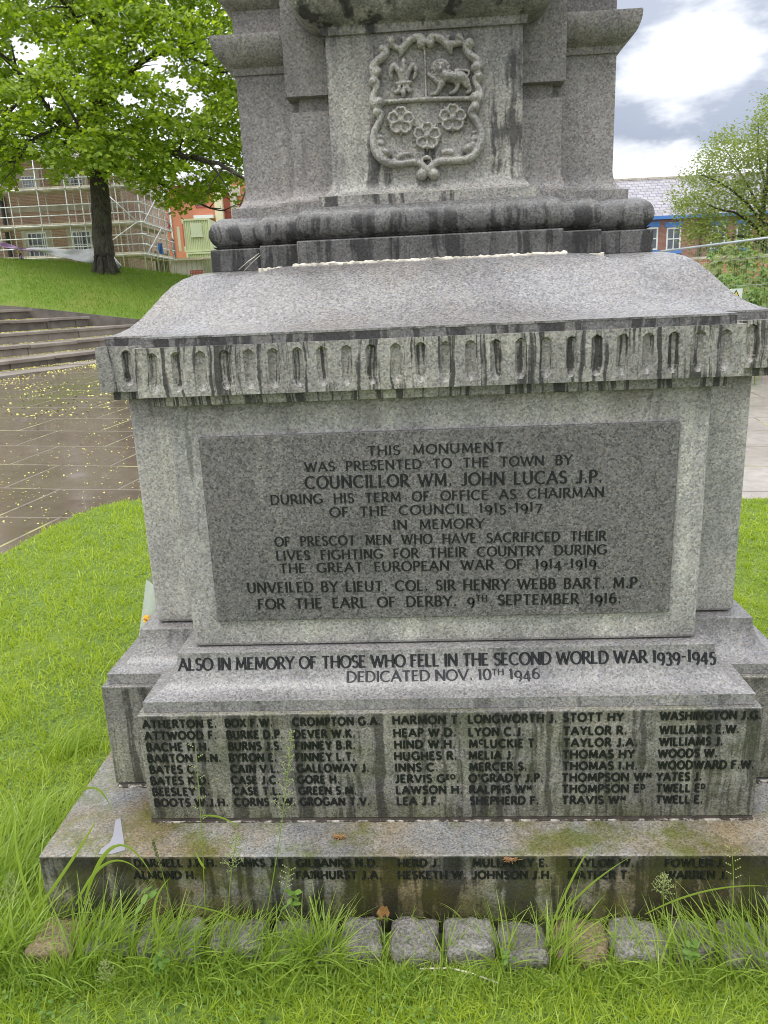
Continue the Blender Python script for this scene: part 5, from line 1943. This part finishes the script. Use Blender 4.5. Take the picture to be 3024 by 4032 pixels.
class Facade:
    """upright plane through a point; s runs right, o comes out towards the viewer, z up"""

    def __init__(f, px, py, d_, turn=0.0):
        f.p = P(px, py, d_)
        f.ex = Matrix.Rotation(turn, 3, 'Z') @ RH
        f.en = Vector((f.ex.y, -f.ex.x, 0))
        f.fr = lambda s_, o_, z: f.p + f.ex * s_ + f.en * o_ + Vector((0, 0, z - f.p.z))

    def hit(f, px, py):
        r = Vector(ray(px, py))
        t = (f.p - Vector(CAM)).dot(f.en) / r.dot(f.en)
        q = Vector(CAM) + r * t
        return (q - f.p).dot(f.ex), q.z

    def rect(f, x0, y0, x1, y1):
        """upright rectangle whose corners match two pixels"""
        a, b = f.hit(x0, y0), f.hit(x1, y1)
        return min(a[0], b[0]), min(a[1], b[1]), max(a[0], b[0]), max(a[1], b[1])

    def box(f, mb, r, o0, o1):
        mb.box((r[0], o0, r[1]), (r[2], o1, r[3]), frame=f.fr)


def window(F, r, parent, frame_mat, glass, bars_v=1, bars_h=1, surround=None, fw=.07, lintel=None, sill=None):
    mb = MB()
    w_, h_ = r[2] - r[0], r[3] - r[1]
    for q in ((r[0], r[1], r[0] + fw, r[3]), (r[2] - fw, r[1], r[2], r[3]), (r[0] + fw, r[3] - fw, r[2] - fw, r[3]), (r[0] + fw, r[1], r[2] - fw, r[1] + fw)):
        F.box(mb, q, .004, .06)
    for i in range(1, bars_v + 1):
        x = r[0] + w_ * i / (bars_v + 1)
        F.box(mb, (x - fw * .32, r[1] + fw, x + fw * .32, r[3] - fw), .006, .05)
    for i in range(1, bars_h + 1):
        z = r[1] + h_ * i / (bars_h + 1)
        F.box(mb, (r[0] + fw, z - fw * .35, r[2] - fw, z + fw * .35), .008, .055)
    wn_ = mb.build('window', M[frame_mat], parent)
    mb = MB()
    F.box(mb, (r[0] + fw * .5, r[1] + fw * .5, r[2] - fw * .5, r[3] - fw * .5), .001, .02)
    mb.build('pane', M[glass], wn_)
    if surround:
        mb = MB()
        g = .28
        F.box(mb, (r[0] - g, r[1], r[0] - .002, r[3] + g), .001, .045)
        F.box(mb, (r[2] + .002, r[1], r[2] + g, r[3] + g), .001, .045)
        F.box(mb, (r[0] - .002, r[3] + .002, r[2] + .002, r[3] + g), .001, .043)
        mb.build('surround', M[surround], wn_)
    if lintel:
        mb = MB()
        F.box(mb, (r[0] - .12, r[3] + .03, r[2] + .12, r[3] + .36), .001, .05)
        mb.build('lintel', M[lintel], wn_)
    if sill:
        mb = MB()
        F.box(mb, (r[0] - .12, r[1] - .22, r[2] + .12, r[1] - .03), .001, .09)
        mb.build('sill', M[sill], wn_)
    return wn_


# --- brown brick building behind scaffolding
F1 = Facade(487, 884, 42.0)
gz1 = F1.hit(250, 1075)[1]
zt1 = F1.hit(250, 625)[1]
b1 = empty('brick_building', F1.fr(-8, -4, gz1), 'brown brick building with pale window surrounds behind scaffolding, partly hidden by the maple', 'building')
mb = MB()
mb.box((-16, -9, gz1 - 1.5), (0, 0, zt1), frame=F1.fr)
mb.build('wall', M['brick_brown'], b1)
mb = MB()
za, zb = F1.hit(200, 832)[1], F1.hit(200, 808)[1]
F1.box(mb, (-16, za, .002, zb), .001, .05)
mb.build('stone_band', M['stone_trim'], b1)
mb = MB()
F1.box(mb, (-16.3, zt1, .35, zt1 + .28), -9.3, .45)
mb.build('eaves', M['white_paint'], b1)
mb = MB()
vs = [F1.fr(-16.2, .5, zt1 + .3), F1.fr(.4, .5, zt1 + .3), F1.fr(.4, -9.4, zt1 + .3), F1.fr(-16.2, -9.4, zt1 + .3), F1.fr(-14, -4.5, zt1 + 1.9), F1.fr(-3, -4.5, zt1 + 1.9)]
mb.add(vs, [(0, 1, 5, 4), (1, 2, 5), (2, 3, 4, 5), (3, 0, 4), (0, 3, 2, 1)])
rf = mb.build('roof', M['slate'], b1)
mb = MB()
mb.box((-12.4, -5.0, zt1 + 1.2), (-11.2, -4.0, zt1 + 6.2), frame=F1.fr)
mb.build('chimney', M['brick_orange'], rf)
for r_, bv, bh in (((104, 917, 198, 1018), 3, 1), ((282, 910, 372, 1015), 3, 1)):
    window(F1, F1.rect(*r_), b1, 'white_paint', 'glass_dark', bv, 1, 'stone_trim', .08)
for r_ in ((84, 694, 142, 741), (254, 696, 330, 736), (-60, 697, 10, 745)):
    window(F1, F1.rect(*r_), b1, 'white_paint', 'glass_blue' if r_[0] == 84 else 'glass_dark', 3, 2, 'stone_trim', .06)
mb = MB()
mb.tube([F1.fr(F1.hit(48, 1010)[0], .12, gz1 - .5), F1.fr(F1.hit(48, 1010)[0], .12, F1.hit(40, 770)[1])], .13, 8)
mb.build('downpipe', M['downpipe'], b1)

# --- scaffolding: poles, rails and boarded lifts
scf = empty('scaffolding', F1.fr(-6, 1.0, gz1), 'galvanised tube scaffolding with boarded lifts wrapped round the brown brick building', 'scaffolding')
lifts = [F1.hit(250, q)[1] for q in (1020, 898, 758, 632)]
xs = [F1.hit(q, 900)[0] for q in (-60, 45, 100, 208, 315, 372, 462, 503)]
poles = []


def pole(a, b, r, name='standard'):
    mb = MB()
    mb.tube([a, b], r, 7)
    return mb.build(name, M['steel'], scf, smooth=True)


zlow, zhigh = gz1 - .8, lifts[3] + 1.3
for x in xs:
    for o_ in (.35, 1.35):
        pole(F1.fr(x + (.06 if o_ < 1 else 0), o_, zlow), F1.fr(x - (.05 if o_ < 1 else 0), o_, zhigh), .030)
side = [(1.35, q) for q in (1.35, .2, -1.0, -2.2, -3.4, -4.6)]
for a_, q in side:
    pole(F1.fr(a_, q, zlow), F1.fr(a_, q, zhigh - .8), .032)
    if q < 1:
        pole(F1.fr(.4, q, zlow), F1.fr(.4, q, zhigh - .8), .030)
for z in lifts:
    for dz in (0, .5, 1.0):
        pole(F1.fr(-16, 1.39, z + dz), F1.fr(1.6, 1.39, z + dz), .028, 'ledger')
        pole(F1.fr(1.40, 1.6, z + dz - .02), F1.fr(1.40, -4.9, z + dz - .02), .028, 'ledger')
    mb = MB()
    for o_ in (.40, .62, .84, 1.06):
        mb.box((-16, o_, z - .10), (1.1, o_ + .20, z - .06), frame=F1.fr)
    mb.box((-16, 1.30, z - .055), (1.3, 1.335, z + .13), frame=F1.fr)
    mb.build('board_platform', M['boards'], scf)
    mb = MB()
    for x_ in (.45, .67, .89):
        mb.box((x_, -4.8, z - .12), (x_ + .20, .3, z - .08), frame=F1.fr)
    mb.box((1.31, -4.8, z - .07), (1.345, 1.3, z + .12), frame=F1.fr)
    mb.build('board_platform', M['boards'], scf)
for x in xs[::1]:
    mb = MB()
    for z in lifts:
        mb.tube([F1.fr(x + .08, .1, z - .02), F1.fr(x + .08, 1.75, z - .02)], .026, 6)
    mb.build('transom', M['steel'], scf)
for a_, b_ in (((-1.5, lifts[0]), (1.2, lifts[1])), ((1.2, lifts[1]), (-.6, lifts[2])), ((-9, lifts[0]), (-6, lifts[2]))):
    pole(F1.fr(a_[0], 1.45, a_[1]), F1.fr(b_[0], 1.45, b_[1]), .026, 'brace')
for z0, z1 in zip(lifts[:-1], lifts[1:]):
    pole(F1.fr(1.46, 1.2, z0), F1.fr(1.46, -2.2, z1), .026, 'brace')
    pole(F1.fr(1.46, -4.6, z0), F1.fr(1.46, -2.2, z1), .026, 'brace')
mb = MB()
tq = Facade(640, 980, 43.5)
r_ = tq.rect(622, 958, 645, 1000)
vs = []
for j in range(5):
    for i in range(4):
        vs.append(tq.fr(r_[0] + (r_[2] - r_[0]) * i / 3, .12 * math.sin(i * 2.2 + j), r_[3] + (r_[1] - r_[3]) * j / 4))
mb.add(vs, [(j * 4 + i, j * 4 + i + 1, (j + 1) * 4 + i + 1, (j + 1) * 4 + i) for j in range(4) for i in range(3)])
tag(mb.build('blue_sheeting', M['tarp_blue'], smooth=True), 'bright blue sheeting hung on the far end of the scaffolding', 'tarpaulin')

# --- orange brick building
F2 = Facade(760, 850, 75.0)
gz2 = F2.hit(760, 1100)[1]
zt2 = F2.hit(810, 745)[1]
b2 = empty('orange_brick_building', F2.fr(0, -6, gz2), 'bright orange brick building with red window frames beyond the pale green container', 'building')
xl, xm, xr_ = F2.hit(672, 900)[0], F2.hit(762, 800)[0], F2.hit(846, 800)[0]
mb = MB()
mb.box((xl, -12, gz2 - 2), (xr_, 0, zt2), frame=F2.fr)
mb.box((xl - 6, -14, gz2 - 2), (xl - .001, -1.6, zt2 - .4), frame=F2.fr)
mb.box((xr_ + 1.6, -12, gz2 - 2), (xr_ + 6, -.5, zt2 + 1), frame=F2.fr)
mb.build('wall', M['brick_orange'], b2)
mb = MB()
mb.box((xl - .2, -12.2, zt2), (xr_ + .1, .25, zt2 + .35), frame=F2.fr)
mb.build('fascia', M['red_frame'], b2)
mb = MB()
vs = [F2.fr(xl - .3, .4, zt2 + .36), F2.fr(xr_ + .3, .4, zt2 + .36), F2.fr(xr_ + .3, -12.4, zt2 + .36), F2.fr(xl - .3, -12.4, zt2 + .36), F2.fr(xl + 1, -6, zt2 + 2.4), F2.fr(xr_ - 1, -6, zt2 + 2.4)]
mb.add(vs, [(0, 1, 5, 4), (1, 2, 5), (2, 3, 4, 5), (3, 0, 4), (0, 3, 2, 1)])
mb.build('roof', M['slate'], b2)
window(F2, F2.rect(768, 785, 813, 816), b2, 'red_frame', 'glass_dark', 1, 0, None, .14)
F2b = Facade(655, 885, 76.6)
window(F2b, F2b.rect(644, 871, 668, 899), b2, 'red_frame', 'glass_blue', 0, 0, None, .14)
window(F2b, F2b.rect(630, 790, 655, 816), b2, 'red_frame', 'glass_blue', 0, 0, None, .14)
mb = MB()
mb.tube([F2.fr(xl + .12, .12, zt2 - .1), F2.fr(xl + .12, .12, gz2)], .09, 8)
mb.build('downpipe', M['white_paint'], b2)
mb = MB()
mb.box((xr_, -.4, gz2 - 1), (xr_ + .75, .35, zt2 + .9), frame=F2.fr)
mb.build('corner_pillar', M['cream'], b2)
mb = MB()
for k in range(9):
    mb.box((xr_ + 1.45, -.6, gz2 + k * .95), (xr_ + (2.1 if k % 2 else 2.5), -.3, gz2 + k * .95 + .9), frame=F2.fr)
mb.build('quoins', M['stone_trim'], b2)
mb = MB()
r_ = F2.rect(770, 852, 846, 861)
F2.box(mb, r_, .05, .9)
mb.build('canopy', M['white_paint'], b2)

# --- site container, cabin and fencing
F3 = Facade(772, 925, 60.0)


def container(r, label):
    t = empty('shipping_container', F3.fr((r[0] + r[2]) / 2, -3, r[1]), label, 'container', 'pale green site containers')
    mb = MB()
    # corrugated end
    n_c = 14
    xs_ = np.linspace(r[0] + .12, r[2] - .12, n_c * 4 + 1)
    prof_ = [0 if (i // 2) % 2 else .06 for i in range(len(xs_))]
    vs = []
    for x, o_ in zip(xs_, prof_):
        vs += [F3.fr(x, -.09 + o_, r[1] + .12), F3.fr(x, -.09 + o_, r[3] - .12)]
    mb.add(vs, [(i * 2, i * 2 + 2, i * 2 + 3, i * 2 + 1) for i in range(len(xs_) - 1)])
    mb.box((r[0] + .05, -6, r[1] + .05), (r[2] - .05, -.12, r[3] - .05), frame=F3.fr)
    mb.build('corrugated_body', M['container'], t)
    mb = MB()
    for q in ((r[0], r[1], r[0] + .13, r[3]), (r[2] - .13, r[1], r[2], r[3]), (r[0] + .13, r[3] - .13, r[2] - .13, r[3]), (r[0] + .13, r[1], r[2] - .13, r[1] + .13)):
        F3.box(mb, q, -.15, .02)
    mb.build('corner_frame', M['container'], t)
    return t


r_ = F3.rect(714, 863, 836, 989)
ct = container(r_, 'upper pale green shipping container with a boarded hatch')
mb = MB()
F3.box(mb, F3.rect(748, 880, 798, 931), -.02, .03)
F3.box(mb, F3.rect(750, 929, 802, 933), -.02, .06)
mb.build('hatch', M['container_pale'], ct)
mb = MB()
F3.box(mb, F3.rect(721, 880, 725, 970), -.02, .03)
mb.build('warning_stripe', M['barrier_red'], ct)
mb = MB()
r2 = F3.rect(696, 893, 716, 989)
mb.box((r2[0], .0, r2[1]), (r2[2], .08, r2[3]), frame=F3.fr)
mb.build('open_door', M['container_pale'], ct)
rl = (r_[0] + .1, gz2 - 1.0 if gz2 - 1 < r_[1] - 2 else r_[1] - 2.5, r_[2] + .1, r_[1] - .03)
container(rl, 'lower pale green shipping container beneath the hatched one')
F4 = Facade(740, 1050, 52.0)
r_ = F4.rect(672, 1028, 800, 1085)
cb = empty('site_cabin', F4.fr((r_[0] + r_[2]) / 2, -2, r_[1]), 'low white site cabin with a beige roof below the containers', 'cabin')
mb = MB()
F4.box(mb, (r_[0], r_[1] - .6, r_[2], r_[3]), -3, 0)
mb.build('wall', M['cabin'], cb)
mb = MB()
F4.box(mb, (r_[0] - .15, r_[3], r_[2] + .8, r_[3] + .16), -3.2, .25)
mb.build('roof', M['cabin_roof'], cb)
mb = MB()
for k in range(7):
    x = r_[0] + (r_[2] - r_[0]) * k / 6
    F4.box(mb, (x - .03, r_[1], x + .03, r_[3]), .001, .02)
mb.build('joint_strip', M['stone_trim'], cb)
mb = MB()
q_ = F4.rect(682, 1043, 696, 1058)
F4.box(mb, q_, .002, .012)
mb.build('notice', M['white_paint'], cb)
F5 = Facade(740, 1070, 40.0)
t = empty('site_barrier', F5.fr(F5.hit(775, 1080)[0], 0, F5.hit(775, 1088)[1]), 'low red plastic barrier in front of the white site cabin', 'barrier')
r_ = F5.rect(748, 1064, 803, 1090)
mb = MB()
for z in (r_[3] - .07, (r_[1] + r_[3]) / 2):
    F5.box(mb, (r_[0], z, r_[2], z + .06), -.03, .03)
for k in range(9):
    x = r_[0] + (r_[2] - r_[0] - .05) * k / 8
    F5.box(mb, (x, r_[1], x + .045, r_[3] - .07), -.02, .02)
mb.build('panel', M['barrier_red'], t)
F6 = Facade(640, 1040, 47.0)
t = empty('timber_fence', F6.fr(F6.hit(640, 1070)[0], 0, F6.hit(640, 1085)[1]), 'weathered green timber site fence between scaffolding and white cabin', 'fence')
for a_, b_, y_ in ((612, 670, 1000),):
    r_ = F6.rect(a_, y_, b_, 1085)
    mb = MB()
    n_b = 8
    for k in range(n_b):
        x = r_[0] + (r_[2] - r_[0]) * k / n_b
        F6.box(mb, (x + .01, r_[1] - .5, x + (r_[2] - r_[0]) / n_b - .01, r_[3] + rs.uniform(-.05, .05)), -.02, .02)
    mb.build('boards', M['post_green'], t)
    for x in (r_[0], r_[2]):
        mb = MB()
        F6.box(mb, (x - .06, r_[1] - .5, x + .06, r_[3] + .15), -.14, -.022)
        mb.build('post', M['post_green'], t)
t = empty('dark_fence', F4.fr(F4.hit(815, 1080)[0], 0, F4.hit(815, 1085)[1]), 'dark green close boarded fence right of the white cabin', 'fence')
r_ = F4.rect(801, 1020, 850, 1090)
mb = MB()
for k in range(7):
    x = r_[0] + (r_[2] - r_[0]) * k / 7
    F4.box(mb, (x + .01, r_[1] - .5, x + (r_[2] - r_[0]) / 7 - .012, r_[3]), .3, .34)
mb.build('boards', M['post_green'], t)
for k, (px, lab) in enumerate(((686, 'left pole of the pair of dark poles by the pale container door'), (690, 'right pole of the pair of dark poles by the pale container door'))):
    F7 = Facade(px, 980, 56.0)
    a_ = F7.rect(px, 940 + 6 * k, px + 3, 1010)
    mb = MB()
    mb.tube([F7.fr(a_[0], 0, a_[1] - 2), F7.fr(a_[0] - .1, 0, a_[3])], .07, 8)
    mb.ball(F7.fr(a_[0] - .1, 0, a_[3]), .09, 8, 6)
    tag(mb.build('site_pole', M['downpipe'], smooth=True), lab, 'pole', 'dark poles by the container')

# --- torn sheeting strung behind the maple
sh = empty('site_banner', P(300, 1010, 32.5), 'torn white and pink sheeting strung low across the bank behind the maple trunk', 'banner')


def cloth(top, bot, d0, d1, mat, name, seed):
    r = random.Random(seed)
    mb = MB()
    n, m_ = 26, 6
    vs = []
    X0, X1 = top[0][0], top[-1][0]
    for i in range(n + 1):
        x = X0 + (X1 - X0) * i / n
        yt = np.interp(x, [p[0] for p in top], [p[1] for p in top])
        yb = np.interp(x, [p[0] for p in bot], [p[1] for p in bot])
        for j in range(m_ + 1):
            f = j / m_
            vs.append(P(x, yt + (yb - yt) * f, d0 + (d1 - d0) * i / n + .12 * math.sin(i * .9 + 2.2 * f + seed) + .10 * math.sin(f * 7 + i * .35)))
    mb.add(vs, [(i * (m_ + 1) + j, (i + 1) * (m_ + 1) + j, (i + 1) * (m_ + 1) + j + 1, i * (m_ + 1) + j + 1) for i in range(n) for j in range(m_)])
    o = mb.build(name, M[mat], sh, smooth=True)
    so_ = o.modifiers.new('thickness', 'SOLIDIFY')
    so_.thickness = .006
    return o


cloth([(120, 972), (240, 980), (330, 982), (400, 974), (440, 1000), (482, 1050)], [(120, 982), (240, 1012), (330, 1032), (400, 1048), (440, 1058), (482, 1054)], 32.3, 31.6, 'sheet_white', 'white_sheet', 1)
cloth([(-80, 930), (20, 955), (70, 972), (150, 990)], [(-80, 955), (20, 974), (70, 985), (150, 994)], 32.9, 32.3, 'sheet_pink', 'pink_sheet', 2)
cloth([(66, 972), (74, 980), (84, 1000), (94, 1018)], [(66, 984), (74, 1012), (84, 1022), (94, 1024)], 32.2, 32.1, 'sheet_pink', 'pink_rag', 3)
cloth([(66, 984), (72, 984), (78, 986), (82, 990)], [(66, 990), (72, 1002), (78, 1004), (82, 998)], 32.1, 32.1, 'sheet_yellow', 'yellow_rag', 4)

# --- brick house with slate roof at the right
F8 = Facade(2640, 900, 52.0, R_(-1.0))
ez = F8.hit(2620, 858)[1]
h8 = empty('brick_house', F8.fr(4, -4, 0), 'red brick house with grey slate roof, blue eaves and white sash windows at the right', 'house')
sl_, sr_ = F8.hit(2330, 900)[0], F8.hit(3300, 900)[0]
mb = MB()
mb.box((sl_, -9, -.6), (sr_, 0, ez), frame=F8.fr)
mb.build('wall', M['brick_red'], h8)
rz = ez + 3.05
mb = MB()
vs = [F8.fr(sl_ - .2, .35, ez + .12), F8.fr(sr_ + .2, .35, ez + .12), F8.fr(sr_ + .2, -4.5, rz), F8.fr(sl_ - .2, -4.5, rz), F8.fr(sl_ - .2, -9.3, ez + .12), F8.fr(sr_ + .2, -9.3, ez + .12)]
mb.add(vs, [(0, 1, 2, 3), (3, 2, 5, 4), (0, 3, 4), (1, 5, 2), (0, 4, 5, 1)])
rf = mb.build('roof', M['slate'], h8)
mb = MB()
x = sl_
while x < sr_:
    mb.box((x, -4.62, rz - .05), (x + .42, -4.38, rz + .09), frame=F8.fr)
    x += .45
mb.build('ridge_tiles', M['stone_trim'], rf)
mb = MB()
mb.box((sl_ - .2, .03, ez - .10), (sr_ + .2, .40, ez + .115), frame=F8.fr)
mb.build('gutter', M['blue_paint'], h8)
for r_ in ((2625, 897, 2677, 984), (2535, 897, 2587, 984), (2800, 890, 2852, 977), (2900, 885, 2952, 972)):
    window(F8, F8.rect(*r_), h8, 'white_paint', 'glass_dark', 1, 1, None, .10, 'blue_paint', 'blue_paint')
mb = MB()
xx = F8.hit(2752, 1000)[0]
mb.tube([F8.fr(xx, .15, 0), F8.fr(xx, .15, ez)], .08, 8)
mb.build('downpipe', M['downpipe'], h8)

# --- low brick wall, railing and mesh fence
F9 = Facade(2880, 1040, 24.0)
r_ = F9.rect(2735, 1012, 3250, 1150)
t = empty('garden_wall', F9.fr((r_[0] + r_[2]) / 2, 0, 0), 'low orange brick wall behind the railing and bushes at the right', 'wall')
mb = MB()
mb.box((r_[0], -.24, -.5), (r_[2], 0, r_[3] - .08), frame=F9.fr)
mb.build('brickwork', M['brick_wall'], t)
mb = MB()
mb.box((r_[0] - .05, -.28, r_[3] - .078), (r_[2] + .05, .05, r_[3]), frame=F9.fr)
mb.build('coping', M['stone_trim'], t)
F10 = Facade(2990, 1140, 15.0)
r_ = F10.rect(2800, 1142, 3200, 1300)
t = empty('iron_railing', F10.fr((r_[0] + r_[2]) / 2, 0, 0), 'black iron railing with upright bars among the bushes at the right', 'railing')
mb = MB()
for z in (r_[3] - .03, .15):
    F10.box(mb, (r_[0], z, r_[2], z + .03), -.02, .02)
mb.build('rail', M['black_iron'], t)
x = r_[0]
while x < r_[2]:
    mb = MB()
    mb.tube([F10.fr(x, 0, -.05), F10.fr(x, 0, r_[3] + .02)], .011, 6)
    mb.build('bar', M['black_iron'], t)
    x += .115
ga, gb = P(2582, 992, 13.4), P(3160, 919, 10.9)
fdir = Vector((gb.x - ga.x, gb.y - ga.y, 0)).normalized()
flen = Vector((gb.x - ga.x, gb.y - ga.y, 0)).length
ztop = (ga.z + gb.z) / 2


def ff(s_, z):
    return Vector((ga.x, ga.y, 0)) + fdir * s_ + Vector((0, 0, z))


def ftop(s_):
    return ga.z + (gb.z - ga.z) * s_ / flen


mf_ = empty('mesh_fence', ff(flen / 2, 0), 'temporary galvanised steel mesh fence panel in front of the bushes at the right', 'fence')
mb = MB()
mb.tube([ff(0, .05), ff(0, ftop(0) - .16), ff(.03, ftop(0) - .06), ff(.12, ftop(0)), ff(flen - .12, ftop(flen)), ff(flen, ftop(flen) - .15), ff(flen, .05)], .017, 10)
mb.build('frame', M['fence_steel'], mf_, smooth=True)
mb = MB()
s_ = .06
while s_ < flen:
    mb.tube([ff(s_, .1), ff(s_, ftop(s_))], .0014, 4, False)
    s_ += .045
for f in (.16, .34, .52, .70, .88):
    mb.tube([ff(0, .1 + f * (ftop(0) - .1)), ff(flen, .1 + f * (ftop(flen) - .1))], .003, 5, False)
mb.build('wire_mesh', M['fence_steel'], mf_)
sg = empty('warning_sign', P(2897, 1165, 11.6), 'pale green board with a yellow and black warning triangle hung on the mesh fence', 'sign')
F11 = Facade(2897, 1160, 11.75)
r_ = F11.rect(2873, 1138, 2920, 1192)
mb = MB()
F11.box(mb, r_, 0, .006)
mb.build('board', M['sign_green'], sg, bevel=.003)
cx_, z0_, z1_ = (r_[0] + r_[2]) / 2, r_[1] + .03, r_[3] - .012


def tri(name, g, o0, o1, mat):
    w_ = (r_[2] - r_[0]) * .44
    pts_ = [(cx_ - w_ + g * 1.7, z0_ + g), (cx_ + w_ - g * 1.7, z0_ + g), (cx_, z1_ - g * 2)]
    mb = MB()
    mb.add([F11.fr(x, o0, z) for x, z in pts_] + [F11.fr(x, o1, z) for x, z in pts_], [(2, 1, 0), (3, 4, 5), (0, 1, 4, 3), (1, 2, 5, 4), (2, 0, 3, 5)])
    mb.build(name, M[mat], sg)


tri('black_triangle', 0, .0065, .009, 'black_iron')
tri('yellow_triangle', .014, .0095, .0115, 'sign_yellow')

# --- bushes behind the fence


def bush(name, stems, label, cat, leaf, size, mat, nleaf, d_):
    root = P(stems[0][0], 1200, d_)
    root.z = 0
    t = empty(name, root, label, cat)
    mb = MB()
    cs, nr_, sz_ = [], [], []
    for (x0, x1, y1, dd) in stems:
        tip = P(x1, y1, d_ + dd)
        b = P(x0, 1200, d_ + dd * .6)
        b.z = -.05
        pts = curve_pts(b, (b + tip) / 2 + Vector((rng.normal(0, .1), 0, .12)), tip, 10)
        mb.tube(pts, [.011 - .0007 * i for i in range(11)], 5)
        for i in range(nleaf):
            f = rng.uniform(.25, 1.0)
            p = pts[int(f * 10)]
            a = rng.uniform(0, 2 * PI)
            ro = rng.uniform(.02, .16) * (1.15 - .6 * f)
            cs.append((p.x + ro * math.cos(a), p.y + ro * math.sin(a), p.z + rng.normal(0, .05)))
            nr_.append((.6 * math.cos(a), .6 * math.sin(a) - .2, .75))
            sz_.append(size * rng.uniform(.55, 1.15) * (1.1 - .35 * f))
    mb.build('stems', M['grass_long'], t)
    big_mesh('foliage', leaf_faces(np.array(cs), np.array(sz_), leaf, np.array(nr_), rng.uniform(0, 6.28, len(cs)), .2), len(leaf), M[mat], t)


bush('sapling', [(2880, 2860, 920, 0), (2900, 2900, 930, .2), (2940, 2945, 905, .1), (2980, 2985, 960, .3), (3010, 3020, 990, .2), (2850, 2830, 985, .4)], 'young maple sapling with large yellow green leaves rising above the fence rail', 'sapling', MAPLE, .12, 'lightleaf', 130, 13.2)
bush('nettle_patch', [(2870, 2868, 1045, 0), (2890, 2885, 1060, -.2), (2912, 2915, 1075, 0), (2930, 2926, 1060, .2), (2950, 2955, 1120, .1), (2850, 2845, 1060, .2), (2975, 2980, 1120, 0), (3000, 3005, 1130, .1)], 'patch of tall nettles with narrow bright leaves behind the sign', 'nettles', OVAL, .11, 'shrubleaf', 200, 12.7)
bush('leafy_shrub', [(2790, 2780, 1020, .4), (2810, 2815, 1000, .5), (2830, 2830, 1030, .3), (2800, 2795, 1045, .2), (2840, 2850, 1060, .2), (2760, 2755, 1040, .5), (2820, 2805, 1080, .2)], 'rounded leafy shrub just right of the memorial cap', 'shrub', OVAL, .14, 'lightleaf', 210, 13.6)
bush('dark_shrub', [(2960, 2965, 1020, .6), (3000, 3010, 1060, .4), (3040, 3040, 1010, .5), (3080, 3090, 1040, .4), (3020, 3024, 1090, .1), (3060, 3060, 1110, .2), (2990, 2990, 1130, 0)], 'green shrub with broad leaves against the railing at the right edge', 'shrub', OVAL, .14, 'shrubleaf', 230, 14.3)
bush('hedge_bush', [(2790, 2800, 960, .2), (2830, 2830, 985, .4), (2870, 2875, 950, .5), (2910, 2915, 970, .3), (2760, 2750, 1010, .4), (2960, 2960, 950, .3), (3010, 3010, 980, .3)], 'tall green bush in front of the brick wall behind the sapling', 'bush', OVAL, .13, 'shrubleaf', 300, 16.5)
